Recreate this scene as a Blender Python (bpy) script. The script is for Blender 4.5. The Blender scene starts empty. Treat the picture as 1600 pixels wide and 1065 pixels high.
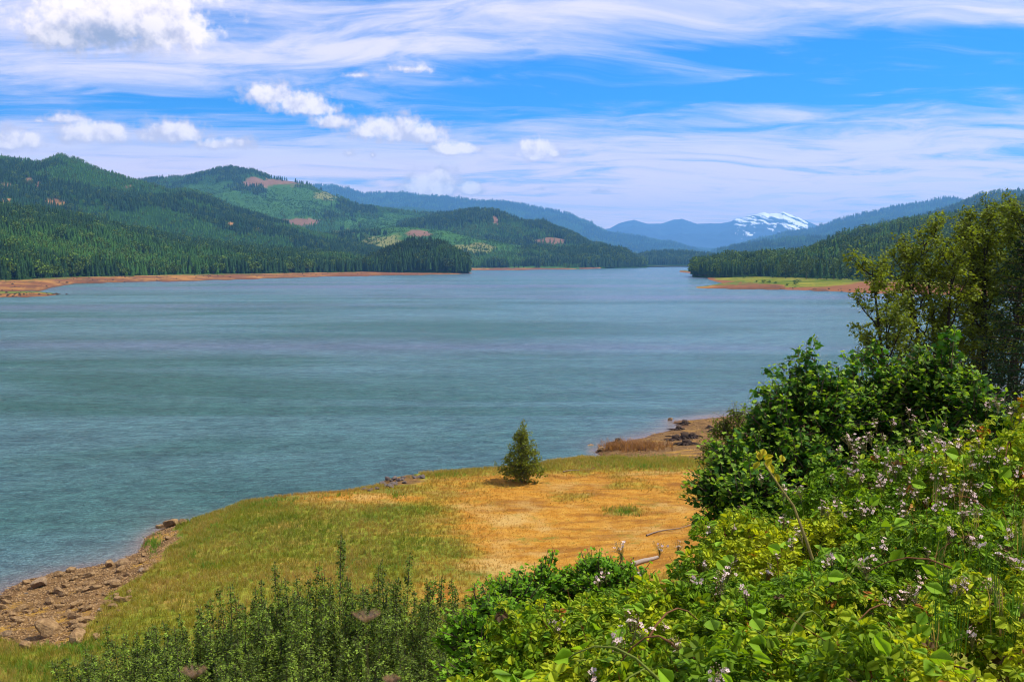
import bpy, math, random
import numpy as np
from math import radians as R
rng = np.random.default_rng(7); random.seed(7)
S = bpy.context.scene
COL = S.collection

# ------------------------------------------------------------------ camera
F = 1556.0; CX = 800.0; CY = 532.5; HOR = 408.0; H = 22.0
PITCH = math.atan((CY-HOR)/F)
cam_d = bpy.data.cameras.new('camera'); cam = bpy.data.objects.new('camera', cam_d); COL.objects.link(cam)
cam_d.sensor_width = 36; cam_d.lens = 36*F/1600; cam_d.dof.use_dof = True; cam_d.dof.focus_distance = 14; cam_d.dof.aperture_fstop = 8; cam_d.clip_start = .1; cam_d.clip_end = 200000
cam.location = (0,0,H); cam.rotation_euler = (R(90)-PITCH, 0, 0)
S.camera = cam

# ------------------------------------------------------------------ look, light
S.view_settings.view_transform = 'Standard'; S.view_settings.look = 'None'
S.view_settings.gamma = 1; S.view_settings.use_curve_mapping = False; S.view_settings.exposure = 0.38
S.cycles.max_bounces = 6; S.cycles.diffuse_bounces = 2; S.cycles.glossy_bounces = 2
S.cycles.transmission_bounces = 3; S.cycles.transparent_max_bounces = 6; S.cycles.volume_bounces = 1
S.cycles.use_denoising = True; S.cycles.filter_width = 1.05; S.cycles.caustics_reflective = False; S.cycles.caustics_refractive = False
SUN_AZ, SUN_EL = R(76), R(57)
sl = bpy.data.lights.new('sun', 'SUN'); sl.energy = 5.0; sl.angle = R(.53); sl.color = (1,.93,.78)
so = bpy.data.objects.new('sun', sl); COL.objects.link(so); so.location = (0,0,60)
so.rotation_euler = (R(90)-SUN_EL, 0, -SUN_AZ + math.pi)
SUNV = np.array([math.sin(SUN_AZ)*math.cos(SUN_EL), math.cos(SUN_AZ)*math.cos(SUN_EL), math.sin(SUN_EL)])
from mathutils import Vector
so.rotation_euler = Vector(SUNV).to_track_quat('Z', 'Y').to_euler()

def at(px, py, d):           # point on the ray of a photo pixel at forward distance d
    ty = (CY-py)/F
    dy = math.cos(PITCH)+ty*math.sin(PITCH); dz = -math.sin(PITCH)+ty*math.cos(PITCH)
    return np.array([(px-CX)/F/dy*d, d, H+dz/dy*d])
def atz(px, py, z):
    ty = (CY-py)/F
    dy = math.cos(PITCH)+ty*math.sin(PITCH); dz = -math.sin(PITCH)+ty*math.cos(PITCH)
    return at(px, py, (z-H)/(dz/dy))
def proj(P):                 # arrays of points -> photo pixels
    x, y, z = P[...,0], P[...,1], P[...,2]-H
    c, s = math.cos(PITCH), math.sin(PITCH)
    f = np.maximum(y*c-z*s, 1e-3); u = y*s+z*c
    return CX+F*x/f, CY-F*u/f

# ------------------------------------------------------------------ node helpers
class NT:
    def __init__(s, tree): s.t = tree; s.t.nodes.clear()
    def n(s, typ, **kw):
        nd = s.t.nodes.new(typ)
        for k, v in kw.items(): setattr(nd, k, v)
        return nd
    def put(s, sock, v):
        if isinstance(v, bpy.types.NodeSocket): s.t.links.new(v, sock)
        elif v is not None:
            if sock.type == 'RGBA' and not np.isscalar(v): v = (*v[:3], 1)
            sock.default_value = v
    def m(s, op, a, b=None, c=None, clamp=False):
        nd = s.n('ShaderNodeMath', operation=op, use_clamp=clamp)
        for i, v in enumerate((a, b, c)):
            if v is not None: s.put(nd.inputs[i], v)
        return nd.outputs[0]
    def vm(s, op, a, b=None, out=0):
        nd = s.n('ShaderNodeVectorMath', operation=op)
        s.put(nd.inputs[0], a)
        if b is not None: s.put(nd.inputs[3 if op == 'SCALE' else 1], b)
        return nd.outputs[out]
    def mix(s, f, a, b, mode='MIX'):
        nd = s.n('ShaderNodeMix', data_type='RGBA', blend_type=mode)
        s.put(nd.inputs[0], f); s.put(nd.inputs[6], a); s.put(nd.inputs[7], b)
        return nd.outputs[2]
    def noise(s, vec, scale, detail=3, rough=.5, dist=0, dims='3D', col=False):
        nd = s.n('ShaderNodeTexNoise', noise_dimensions=dims)
        if vec is not None: s.put(nd.inputs['Vector'], vec)
        nd.inputs['Scale'].default_value = scale; nd.inputs['Detail'].default_value = detail
        nd.inputs['Roughness'].default_value = rough; nd.inputs['Distortion'].default_value = dist
        return nd.outputs['Color' if col else 'Fac']
    def smooth(s, v, a, b, lo=0, hi=1):
        nd = s.n('ShaderNodeMapRange', interpolation_type='SMOOTHSTEP')
        s.put(nd.inputs[0], v)
        for i, q in enumerate((a, b, lo, hi)): s.put(nd.inputs[i+1], q)
        return nd.outputs[0]
    def lin(s, v, a, b, lo=0, hi=1):
        nd = s.n('ShaderNodeMapRange')
        s.put(nd.inputs[0], v)
        for i, q in enumerate((a, b, lo, hi)): s.put(nd.inputs[i+1], q)
        return nd.outputs[0]
    def comb(s, x, y, z):
        nd = s.n('ShaderNodeCombineXYZ')
        for i, v in enumerate((x, y, z)): s.put(nd.inputs[i], v)
        return nd.outputs[0]
    def attr(s, name, typ='GEOMETRY', out='Color'):
        nd = s.n('ShaderNodeAttribute', attribute_type=typ, attribute_name=name)
        return nd.outputs[out]
    def curve(s, v, pts):
        nd = s.n('ShaderNodeFloatCurve'); c = nd.mapping.curves[0]
        while len(c.points) < len(pts): c.points.new(.5, .5)
        for p, q in zip(c.points, pts): p.location = q
        nd.mapping.update(); s.put(nd.inputs['Value'], v)
        return nd.outputs[0]

def mat(name):
    m = bpy.data.materials.new(name); m.use_nodes = True
    return m, NT(m.node_tree)
def principled(t, col, rough=.8, normal=None, spec=.3, **kw):
    b = t.n('ShaderNodeBsdfPrincipled'); t.put(b.inputs['Base Color'], col); t.put(b.inputs['Roughness'], rough)
    b.inputs['Specular IOR Level'].default_value = spec
    if normal is not None: t.put(b.inputs['Normal'], normal)
    for k, v in kw.items(): t.put(b.inputs[k], v)
    return b.outputs[0]
def finish(t, surf):
    o = t.n('ShaderNodeOutputMaterial'); t.put(o.inputs['Surface'], surf)
def bump(t, h, strength, dist):
    b = t.n('ShaderNodeBump'); b.inputs['Strength'].default_value = strength; b.inputs['Distance'].default_value = dist
    t.put(b.inputs['Height'], h); return b.outputs[0]

# ------------------------------------------------------------------ sky
W = bpy.data.worlds.new('World'); S.world = W; W.use_nodes = True
t = NT(W.node_tree)
D = t.n('ShaderNodeTexCoord').outputs['Generated']
sp = t.n('ShaderNodeSeparateXYZ'); t.put(sp.inputs[0], D); X, Y, Z = sp.outputs
Zp = t.m('MAXIMUM', Z, 0.0)
sky = t.n('ShaderNodeTexSky', sky_type='NISHITA'); sky.sun_disc = False
sky.sun_elevation = SUN_EL; sky.sun_rotation = SUN_AZ; sky.altitude = 0; sky.air_density = 1.0; sky.dust_density = .3; sky.ozone_density = 3.0
blue = t.mix(1, sky.outputs[0], (0.01, .62, 1.30), 'MULTIPLY')
# angular coordinates: V = elevation tangent
hyp = t.m('SQRT', t.m('ADD', t.m('MULTIPLY', X, X), t.m('MULTIPLY', Y, Y)))
Yf = t.m('MAXIMUM', Y, .05)
U = t.m('DIVIDE', X, Yf); V = t.m('DIVIDE', Zp, Yf)
VE = t.m('DIVIDE', Zp, t.m('MAXIMUM', hyp, .02))
den = t.m('ADD', Zp, .10)
P = t.comb(t.m('DIVIDE', X, den), t.m('DIVIDE', Y, den), 0)
warp = t.noise(P, .55, 3, .5)
Ps = t.comb(t.m('ADD', t.m('MULTIPLY', t.m('DIVIDE', X, den), .42), t.m('MULTIPLY', warp, .9)),
            t.m('ADD', t.m('DIVIDE', Y, den), t.m('MULTIPLY', warp, 1.1)), 3.1)
c1 = t.noise(Ps, 1.25, 7, .58)
c2 = t.noise(t.vm('ADD', Ps, (4.4, 9.7, 1.0)), 4.2, 7, .64, .5)
cn = t.m('ADD', t.m('MULTIPLY', c1, .55), t.m('MULTIPLY', c2, .45))
# coverage against elevation (x axis: VE/.3)
wv = t.m('ADD', t.m('MULTIPLY', VE, 1/.3), t.m('MULTIPLY', t.m('SUBTRACT', c1, .5), .16))
covR = t.curve(wv, [(0,1.0),(.20,.92),(.32,.80),(.42,.62),(.49,.34),(.55,.10),(.64,.12),(.69,.45),(.74,.78),(.88,.84),(1,.78)])
covL = t.curve(wv, [(0,1.0),(.22,.94),(.33,.76),(.40,.50),(.46,.44),(.54,.52),(.62,.62),(.72,.66),(.84,.66),(1,.78)])
side = t.smooth(t.m('ADD', U, t.m('MULTIPLY', t.m('SUBTRACT', warp, .5), .25)), -.16, .06)
cov = t.mix(side, covL, covR)
cir = t.smooth(t.m('ADD', cov, t.m('MULTIPLY', t.m('SUBTRACT', cn, .5), 3.6)), .12, 1.08)
cirC = t.mix(t.smooth(VE, .03, .2), (1.42, 1.0, .88), (.74, .69, .82))
cirC = t.mix(t.smooth(cn, .46, .62), cirC, (.90, .80, .87))
c = t.mix(t.m('MULTIPLY', cir, .90), t.vm('SCALE', blue, .1), cirC)
# cumulus: lumps placed in the sky by direction
lumps = [(185,28,150,62,1),(95,48,70,40,.9),(270,55,70,38,.9),(430,152,52,16,1),(470,165,58,18,1),(500,172,34,14,.9),
         (95,186,46,11,.75),(60,190,20,7,.6),(150,212,80,19,1.0),(262,212,66,17,1.0),(20,222,70,18,.95),(345,226,60,13,.8),
         (520,192,36,13,.9),(610,203,70,18,1),(650,213,60,16,1),(715,234,50,12,.95),(838,236,30,18,1.15),(862,242,18,8,.8),(812,242,18,7,.7),
         (680,292,34,19,1.25),(735,297,22,11,1.0),(635,299,28,11,1.0),(640,108,70,10,.45),(560,118,50,9,.35),
         (545,240,16,10,.6),(582,243,8,9,.5),(840,296,40,7,.4),(940,300,36,6,.3)]
N1 = t.noise(D, 42, 6, .62, dims='3D'); N2 = t.noise(D, 15, 4, .55)
N3 = t.noise(D, 120, 5, .6)
wob = t.m('ADD', t.m('ADD', t.m('MULTIPLY', t.m('SUBTRACT', N1, .5), 1.9), t.m('MULTIPLY', t.m('SUBTRACT', N3, .5), 1.2)), t.m('MULTIPLY', t.m('SUBTRACT', N2, .5), 1.3))
UV = t.comb(U, V, 0)
field = None; hi = None
for px, py, a, b, w in lumps:
    q = at(px, py, 1.0); u0, v0 = q[0], q[2]-H
    mp = t.vm('MULTIPLY', t.vm('SUBTRACT', UV, (u0, v0, 0)), (F/(a*1.12), F/(b*1.45), 0))
    ms_ = t.n('ShaderNodeSeparateXYZ'); t.put(ms_.inputs[0], mp)
    mp = t.comb(ms_.outputs[0], t.m('MAXIMUM', ms_.outputs[1], t.m('MULTIPLY', ms_.outputs[1], -1.7)), 0)
    f = t.m('SUBTRACT', w, t.vm('LENGTH', mp, out=1))
    rel = t.m('MULTIPLY', ms_.outputs[1], 1.0) if hi is None else t.m('ADD', hi, t.m('MULTIPLY', t.smooth(f, -.1, .5), t.m('SUBTRACT', ms_.outputs[1], hi))); hi = rel
    field = f if field is None else t.m('SMOOTH_MAX', field, f, .25)
field = t.m('ADD', field, t.m('MULTIPLY', wob, .85))
front = t.smooth(Y, .3, .5)
cum = t.m('MULTIPLY', t.smooth(field, -.25, .55), front)
# relief light: compare the billow noise with itself a little toward the sun
Nu = t.noise(t.vm('ADD', D, (.006, 0, .010)), 42, 6, .62)
Nv = t.noise(t.vm('ADD', D, (.012, 0, .022)), 15, 4, .55)
lit = t.m('ADD', t.m('MULTIPLY', t.m('SUBTRACT', N1, Nu), 2.4), t.m('MULTIPLY', t.m('SUBTRACT', N2, Nv), 2.6))
lit = t.smooth(t.m('ADD', lit, t.m('MULTIPLY', t.m('SUBTRACT', hi, -.05), .55)), -.55, .45)
big = at(150, 62, 1.0)
bigm = t.vm('LENGTH', t.vm('MULTIPLY', t.vm('SUBTRACT', UV, (big[0], big[2]-H, 0)), (F/150, F/42, 0)), out=1)
dark = t.smooth(bigm, 1.15, .2)
cumC = t.mix(lit, (.64, .58, .66), (1.12, .98, .90))
cumC = t.mix(t.m('MULTIPLY', dark, t.m('SUBTRACT', .85, t.m('MULTIPLY', lit, .5))), cumC, (.27, .31, .40))
c = t.mix(t.m('MULTIPLY', cum, .93), c, cumC)
bg = t.n('ShaderNodeBackground'); t.put(bg.inputs[0], c); bg.inputs[1].default_value = 1.0
o = t.n('ShaderNodeOutputWorld'); t.put(o.inputs[0], bg.outputs[0])
W.cycles.sampling_method = 'MANUAL'; W.cycles.sample_map_resolution = 512

# ------------------------------------------------------------------ noise
def _h(ix, iy, seed):
    n = (ix.astype(np.int64)*374761393 + iy.astype(np.int64)*668265263 + seed*1442695041) & 0xffffffff
    n = ((n ^ (n >> 13))*1274126177) & 0xffffffff
    return ((n ^ (n >> 16)) & 0xffff)/65535.0
def vnoise(x, y, seed=0):
    x = np.asarray(x, float); y = np.asarray(y, float)
    ix = np.floor(x); iy = np.floor(y); fx = x-ix; fy = y-iy
    fx = fx*fx*fx*(fx*(fx*6-15)+10); fy = fy*fy*fy*(fy*(fy*6-15)+10)
    a = _h(ix, iy, seed); b = _h(ix+1, iy, seed); c_ = _h(ix, iy+1, seed); d = _h(ix+1, iy+1, seed)
    return (a+(b-a)*fx)*(1-fy)+(c_+(d-c_)*fx)*fy
def fbm(x, y, s, o=4, seed=0, g=.5):
    r = 0; a = 1; tot = 0
    for i in range(o):
        r = r+a*(vnoise(x/s+i*17.3, y/s-i*9.1, seed+i)*2-1); tot += a; a *= g; s /= 2.03
    return r/tot
def sstep(x, a, b):
    q = np.clip((x-a)/(b-a), 0, 1); return q*q*(3-2*q)

# ------------------------------------------------------------------ mesh helpers
def mesh_np(name, V_, Fc, mats=(), smooth=False, cols=None, mi=None, fattr=None):
    me = bpy.data.meshes.new(name); V_ = np.asarray(V_, np.float32); Fc = np.asarray(Fc, np.int32)
    k = Fc.shape[1]; n = len(Fc)
    me.vertices.add(len(V_)); me.vertices.foreach_set('co', V_.ravel())
    me.loops.add(n*k); me.loops.foreach_set('vertex_index', Fc.ravel())
    me.polygons.add(n); me.polygons.foreach_set('loop_start', np.arange(0, n*k, k, dtype=np.int32))
    try: me.polygons.foreach_set('loop_total', np.full(n, k, np.int32))
    except Exception: pass
    if smooth: me.polygons.foreach_set('use_smooth', np.ones(n, bool))
    for m_ in mats: me.materials.append(m_)
    if mi is not None: me.polygons.foreach_set('material_index', np.asarray(mi, np.int32))
    if cols is not None:
        a = me.attributes.new('tint', 'FLOAT_COLOR', 'POINT')
        c4 = np.ones((len(V_), 4), np.float32); c4[:, :3] = cols; a.data.foreach_set('color', c4.ravel())
    if fattr:
        for kname, arr in fattr.items():
            a = me.attributes.new(kname, 'FLOAT', 'POINT'); a.data.foreach_set('value', np.asarray(arr, np.float32).ravel())
    me.update(calc_edges=True); me.validate()
    return me
def tag(o, label=None, cat=None, group=None, kind=None):
    if label: o['label'] = label
    if cat: o['category'] = cat
    if group: o['group'] = group
    if kind: o['kind'] = kind
    return o
def link(name, me, parent=None, loc=(0,0,0)):
    o_ = bpy.data.objects.new(name, me); COL.objects.link(o_)
    if parent is not None: o_.parent = parent
    o_.location = tuple(map(float, loc)); return o_
def empty(name, loc):
    return link(name, None, None, loc)
def unit(v): return v/np.maximum(np.linalg.norm(v, axis=-1, keepdims=True), 1e-9)
def frames(N, Hd):
    N = unit(N); Yv = unit(Hd-(Hd*N).sum(-1, keepdims=True)*N); Xv = np.cross(Yv, N)
    return np.stack([Xv, Yv, N], axis=-1)           # columns
def scatter(TV, TF, pos, fr, sc, cols=None):
    n = len(pos); sc = np.asarray(sc)
    if sc.ndim == 1: sc = sc[:, None]
    Vv = np.einsum('nij,nkj->nki', fr, TV[None]*sc[:, None, :])+pos[:, None]
    Fv = TF[None]+(np.arange(n)*len(TV))[:, None, None]
    C = None if cols is None else np.repeat(cols, len(TV), axis=0)
    return Vv.reshape(-1, 3), Fv.reshape(-1, TF.shape[1]), C
def join(parts):
    Vs, Fs, Cs = [], [], []; k = 0
    for p in parts:
        Vs.append(p[0]); Fs.append(p[1]+k); k += len(p[0])
        Cs.append(p[2] if p[2] is not None else np.ones((len(p[0]), 3)))
    return np.concatenate(Vs), np.concatenate(Fs), np.concatenate(Cs)
def tube(path, rad, n=6, col=(1,1,1)):
    path = np.asarray(path, float); rad = np.asarray(rad, float); m_ = len(path)
    T = unit(np.gradient(path, axis=0)); ref = np.where(np.abs(T[:, 2:3]) > .9, np.array([[1.,0,0]]), np.array([[0,0,1.]]))
    A = unit(np.cross(T, ref)); B = np.cross(T, A)
    an = np.arange(n)*2*math.pi/n
    ring = path[:, None]+rad[:, None, None]*(A[:, None]*np.cos(an)[None, :, None]+B[:, None]*np.sin(an)[None, :, None])
    Vt = ring.reshape(-1, 3); i = np.arange(m_-1)[:, None]*n; j = np.arange(n)[None]; j2 = (j+1) % n
    a, b, c_, d = i+j, i+j2, i+n+j2, i+n+j
    Ft = np.concatenate([np.stack([a, b, c_], -1).reshape(-1, 3), np.stack([a, c_, d], -1).reshape(-1, 3)])
    return Vt, Ft, np.tile(np.array(col, float), (len(Vt), 1))
def sticks(A, B, r0, r1, col=(1,1,1)):               # many thin 3-sided stems at once
    A = np.asarray(A); B = np.asarray(B); n = len(A); T = unit(B-A)
    ref = np.where(np.abs(T[:, 2:3]) > .9, np.array([[1.,0,0]]), np.array([[0,0,1.]]))
    P1 = unit(np.cross(T, ref)); P2 = np.cross(T, P1); r0 = np.broadcast_to(r0, (n,)); r1 = np.broadcast_to(r1, (n,))
    vs = []
    for base, r in ((A, r0), (B, r1)):
        for k in range(3):
            an = k*2*math.pi/3; vs.append(base+r[:, None]*(P1*math.cos(an)+P2*math.sin(an)))
    Vt = np.stack(vs, 1).reshape(-1, 3)
    f = np.array([[0,1,4],[0,4,3],[1,2,5],[1,5,4],[2,0,3],[2,3,5]])
    Ft = (f[None]+(np.arange(n)*6)[:, None, None]).reshape(-1, 3)
    return Vt, Ft, np.tile(np.array(col, float), (len(Vt), 1))
def fan_leaf(outline, fold=.25, curl=.15):
    # outline: right-side points from base to tip; mirrored; folded on the midrib
    rt = np.array(outline, float); L = [(0,0,0), (0,1,0)]
    Vt = [(0,0,0)]; mid = []
    for x, y in rt: mid.append((0, y, 0))
    k = len(rt); Vt = [(0,0,0)]+[(0, y, 0) for _, y in rt]+[(0,1,0)]+[(x, y, 0) for x, y in rt]+[(-x, y, 0) for x, y in rt]
    Vt = np.array(Vt); Vt[:, 2] = fold*np.abs(Vt[:, 0])-curl*Vt[:, 1]**2
    tip = k+1; Fv = []
    for side, off in ((1, k+2), (-1, 2*k+2)):
        prev_m, prev_o = 0, None
        for i in range(k):
            m_, o_ = 1+i, off+i
            tris = [(prev_m, o_, m_)] if prev_o is None else [(prev_m, prev_o, o_), (prev_m, o_, m_)]
            prev_m, prev_o = m_, o_
            Fv += tris
        Fv.append((prev_m, prev_o, tip))
    return Vt, np.array(Fv)

LEAF_D = (np.array([(0,0,0),(.34,.45,.07),(0,1,-.06),(-.34,.45,.07)], float), np.array([(0,1,2),(0,2,3)]))
LEAF_O = fan_leaf([(.26,.22),(.36,.5),(.2,.8)], .22, .18)
def maple_leaf():
    o = [(0,0),(.16,.05),(.42,-.08),(.40,.12),(.62,.30),(.40,.40),(.44,.62),(.20,.60),(0,1.0)]
    pts = [(x, y) for x, y in o]+[(-x, y) for x, y in o[-2:0:-1]]
    c0 = (0,.32); Vt = np.array([(*c0,0)]+[(x, y, 0) for x, y in pts], float)
    Vt[:, 2] = .22*np.abs(Vt[:, 0])-.2*(Vt[:, 1]-.3)**2-.1
    n = len(pts); return Vt, np.array([(0, 1+(i+1) % n, 1+i) for i in range(n)])
LEAF_M = maple_leaf()
def compound(n=5):
    out = []; an = {3: (0, 1.25, -1.25), 5: (0, .85, -.85, 1.9, -1.9)}[n]
    lf = fan_leaf([(.42,.26),(.40,.64)], .16, .22)
    for k, a in enumerate(an):
        ca, sa = math.cos(a), math.sin(a); s_ = (.62 if k == 0 else .54 if k < 3 else .42); off = .30 if k == 0 else .12
        Vv = lf[0]*s_; Vv = Vv+np.array([0, off, 0]); Rm = np.array([[ca, sa, 0],[-sa, ca, 0],[0,0,1]])
        Vv = Vv@Rm.T; Vv[:, 2] -= .10*(k % 2)+.05*k*.5
        out.append((Vv, lf[1], None))
    out.append(tuple([*sticks(np.array([[0,-.45,-.1]]), np.array([[0,.32,0]]), .012, .01)[:2], None]))
    Vv, Fv, _ = join(out); return Vv, Fv
LEAF_B5, LEAF_B3 = compound(5), compound(3)

# ------------------------------------------------------------------ materials
def leaf_mat(name, trans=.42, rough=.55, spec=.13, source='GEOMETRY', nz=.25):
    m_, t = mat(name)
    col = t.attr('tint', source)
    nv = t.noise(t.n('ShaderNodeTexCoord').outputs['Object'], 9, 2)
    col = t.mix(1, col, t.mix(nv, (1-nz,)*3, (1+nz,)*3), 'MULTIPLY')
    p = principled(t, col, rough, spec=spec)
    tr = t.n('ShaderNodeBsdfTranslucent'); t.put(tr.inputs[0], t.mix(1, col, (1.25, 1.15, .45), 'MULTIPLY'))
    ms = t.n('ShaderNodeMixShader'); ms.inputs[0].default_value = trans
    t.put(ms.inputs[1], p); t.put(ms.inputs[2], tr.outputs[0]); finish(t, ms.outputs[0]); return m_
M_leaf = leaf_mat('leaf_green')
M_far = leaf_mat('conifer_foliage', .12, .8, .1, 'INSTANCER', .35)
m_, t = mat('bark')
tc = t.n('ShaderNodeTexCoord').outputs['Object']; nb = t.noise(t.vm('MULTIPLY', tc, (14,14,3)), 1, 5, .6)
col = t.mix(1, t.attr('tint'), t.mix(nb, (.5,.5,.5), (1.5,1.5,1.5)), 'MULTIPLY')
finish(t, principled(t, col, .9, bump(t, nb, .6, .02), .1)); M_bark = m_

m_, t = mat('rock')
tc = t.n('ShaderNodeTexCoord').outputs['Object']
a = t.noise(tc, 2.2, 6, .62); b_ = t.noise(tc, 9, 5, .6)
col = t.mix(t.smooth(a, .35, .65), (.20,.115,.048), (.36,.225,.10))
col = t.mix(t.smooth(b_, .56, .75), col, (.13,.09,.06))
rnd = t.n('ShaderNodeObjectInfo').outputs['Random']
col = t.mix(t.smooth(rnd, .88, 1.0), col, t.mix(b_, (.12,.11,.10), (.36,.33,.29)))
finish(t, principled(t, col, .9, bump(t, t.m('ADD', a, t.m('MULTIPLY', b_, .4)), .8, .12), .15)); M_rock = m_

# near ground
m_, t = mat('grass_and_gravel_ground')
pos = t.n('ShaderNodeNewGeometry').outputs['Position']
g = t.attr('gravel', out='Fac'); gr = t.attr('green', out='Fac')
n1 = t.noise(pos, .16, 5, .6); n2 = t.noise(pos, 1.1, 5, .65); n3 = t.noise(t.vm('MULTIPLY', pos, (1.0, 1.0, .3)), 5.5, 4, .7)
n4 = t.noise(t.vm('MULTIPLY', pos, (.35, 1.1, 1)), .55, 5, .65)
dry = t.mix(t.smooth(n2, .3, .7), (.37,.155,.016), (.48,.25,.040))
dry = t.mix(t.smooth(t.m('ADD', t.m('MULTIPLY', n4, .7), t.m('MULTIPLY', n3, .3)), .46, .60), dry, (.24,.10,.018))
dry = t.mix(t.smooth(n1, .52, .70), dry, (.47,.29,.085))
dry = t.mix(t.smooth(t.noise(pos, .42, 6, .75), .54, .72), dry, (.20,.17,.025))
grn = t.mix(t.smooth(n2, .3, .7), (.12,.17,.013), (.27,.26,.032))
grn = t.mix(t.smooth(n4, .48, .68), grn, (.36,.24,.05))
grn = t.mix(t.smooth(n1, .5, .68), grn, (.075,.14,.012))
col = t.mix(t.smooth(t.m('ADD', gr, t.m('MULTIPLY', t.m('SUBTRACT', t.m('ADD', n4, t.m('MULTIPLY', n2, .6)), .8), 1.0)), .2, .8), dry, grn)
vor = t.n('ShaderNodeTexVoronoi'); t.put(vor.inputs['Vector'], pos); vor.inputs['Scale'].default_value = 7
gv = t.mix(t.smooth(n2, .35, .65), (.12,.065,.026), (.21,.118,.045))
gv = t.mix(.45, gv, t.mix(1, gv, t.mix(vor.outputs['Color'], (.5,.5,.5), (1.5,1.5,1.45)), 'MULTIPLY'))
gv = t.mix(t.smooth(n4, .52, .66), gv, (.36,.20,.035))
z = t.n('ShaderNodeSeparateXYZ'); t.put(z.inputs[0], pos)
gv = t.mix(t.smooth(z.outputs[2], .22, .02), gv, (.12,.065,.035))
col = t.mix(t.smooth(t.m('ADD', g, t.m('MULTIPLY', t.m('SUBTRACT', n2, .5), .8)), .4, .6), col, gv)
col = t.mix(1, col, t.mix(n3, (.62,.62,.62), (1.35,1.35,1.35)), 'MULTIPLY')
finish(t, principled(t, col, .95, bump(t, t.m('ADD', n3, n2), .9, .12), .05)); M_ground = m_

# distant land
m_, t = mat('distant_land')
pos = t.n('ShaderNodeNewGeometry').outputs['Position']
col = t.mix(1, t.attr('tint'), t.mix(t.noise(pos, .03, 6, .7), (.55,.55,.55), (1.5,1.5,1.5)), 'MULTIPLY')
col = t.mix(1, col, t.mix(t.noise(pos, .25, 4, .7), (.7,.7,.7), (1.3,1.3,1.3)), 'MULTIPLY')
finish(t, principled(t, col, 1, None, .0)); M_land = m_

# water
m_, t = mat('lake_water')
pos = t.n('ShaderNodeNewGeometry').outputs['Position']
sh = t.attr('shallow', out='Fac')
wk = t.noise(t.vm('MULTIPLY', pos, (.8, 1, 1)), .075, 7, .78, .4)
wa = t.noise(t.vm('MULTIPLY', pos, (.62, 1.0, 1)), 2.9, 4, .7, .3)
wb = t.noise(t.vm('MULTIPLY', pos, (.55, 1.0, 1)), .62, 5, .66, .3)
wc = t.noise(t.vm('MULTIPLY', pos, (.40, 1.0, 1)), .07, 5, .68, .3)
lane = t.noise(t.vm('MULTIPLY', pos, (.30, 1, 1)), .017, 6, .62, 1.2)
lane2 = t.noise(t.vm('MULTIPLY', t.vm('ADD', pos, (300, 70, 0)), (.20, 1, 1)), .0085, 3, .5, .4)
body = t.mix(t.smooth(lane, .36, .64), (.028,.108,.088), (.070,.168,.178))
body = t.mix(t.smooth(lane2, .44, .72), body, (.105,.125,.195))
body = t.mix(1, body, t.mix(t.smooth(t.m('ADD', t.m('MULTIPLY', wk, .22), t.m('ADD', t.m('MULTIPLY', wb, .36), t.m('MULTIPLY', wa, .42))), .38, .60), (.35,.42,.48), (1.55,1.45,1.4)), 'MULTIPLY')  # ripple sparkle put into the body colour: crests lighter, troughs darker
body = t.mix(sh, body, (.30,.20,.17))
nrm = bump(t, t.m('ADD', t.m('ADD', t.m('MULTIPLY', wa, .5), t.m('MULTIPLY', wb, 1.3)), t.m('MULTIPLY', wc, 3.0)), 1.0, .95)
b = t.n('ShaderNodeBsdfPrincipled'); t.put(b.inputs['Base Color'], body)
t.put(b.inputs['Roughness'], t.lin(lane, .35, .65, .16, .21)); b.inputs['IOR'].default_value = 1.33
t.put(b.inputs['Normal'], nrm); finish(t, b.outputs[0]); M_water = m_

# ------------------------------------------------------------------ near terrain
ctrl = []
def cp(px, py, z): p = atz(px, py, z); ctrl.append((p[0], p[1], z))
for px, py in [(-140,1000),(-60,962),(0,935),(50,906),(100,894),(160,886),(205,878),(226,860),(226,838),(258,820),(300,814)]: cp(px, py, 0)
for px, py in [(-100,930),(0,905),(60,885),(120,868),(180,860),(205,840),(220,815),(280,798)]: cp(px, py, -1.0)
for px, py, z in [(60,1000,1.3),(130,940,1.0),(20,965,.6),(200,900,1.0),(0,1040,1.8),(80,1050,2.3),(240,880,1.7),(265,855,1.3),(300,850,2.1),(200,960,2.5),(150,1040,2.6),(-100,1050,1.5),(350,900,2.8),(300,830,1.5)]: cp(px, py, z)
for px, py, z in [(330,805,1.6),(375,785,1.8),(430,776,2.0),(500,771,2.1),(560,765,2.0),(600,747,1.8),(660,738,1.9),(730,735,2.1),(790,731,2.3),(850,720,2.3),(910,713,2.0)]:
    p = atz(px, py, z); ctrl.append((p[0], p[1], z)); u = unit(np.array([p[0]*1.0-6, p[1], 0]))
    ctrl.append((p[0]+u[0]*5, p[1]+u[1]*5, -.6)); ctrl.append((p[0]+u[0]*12, p[1]+u[1]*12, -2))
for px, py, z in [(450,850,2.5),(600,800,2.6),(700,770,2.6),(800,760,2.6),(1000,745,2.7),(1090,730,2.7),(700,900,2.9),(900,860,2.8),(1000,820,2.8),(640,940,3.2),(1100,800,2.9),(1000,722,2.3),(1080,716,2.3),(930,735,2.6),(1180,740,3)]: cp(px, py, z)
for px, py in [(918,706),(960,693),(1000,684),(1040,674),(1064,667),(1052,660),(1041,655),(1100,651),(1145,649),(1250,642),(1400,628),(1600,610),(1800,600)]: cp(px, py, 0)
for px, py in [(890,697),(940,684),(1000,670),(1035,664),(1020,652),(1040,648),(1100,642),(1145,638),(1250,625),(1400,610),(1600,590)]: cp(px, py, -1.2)
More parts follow.
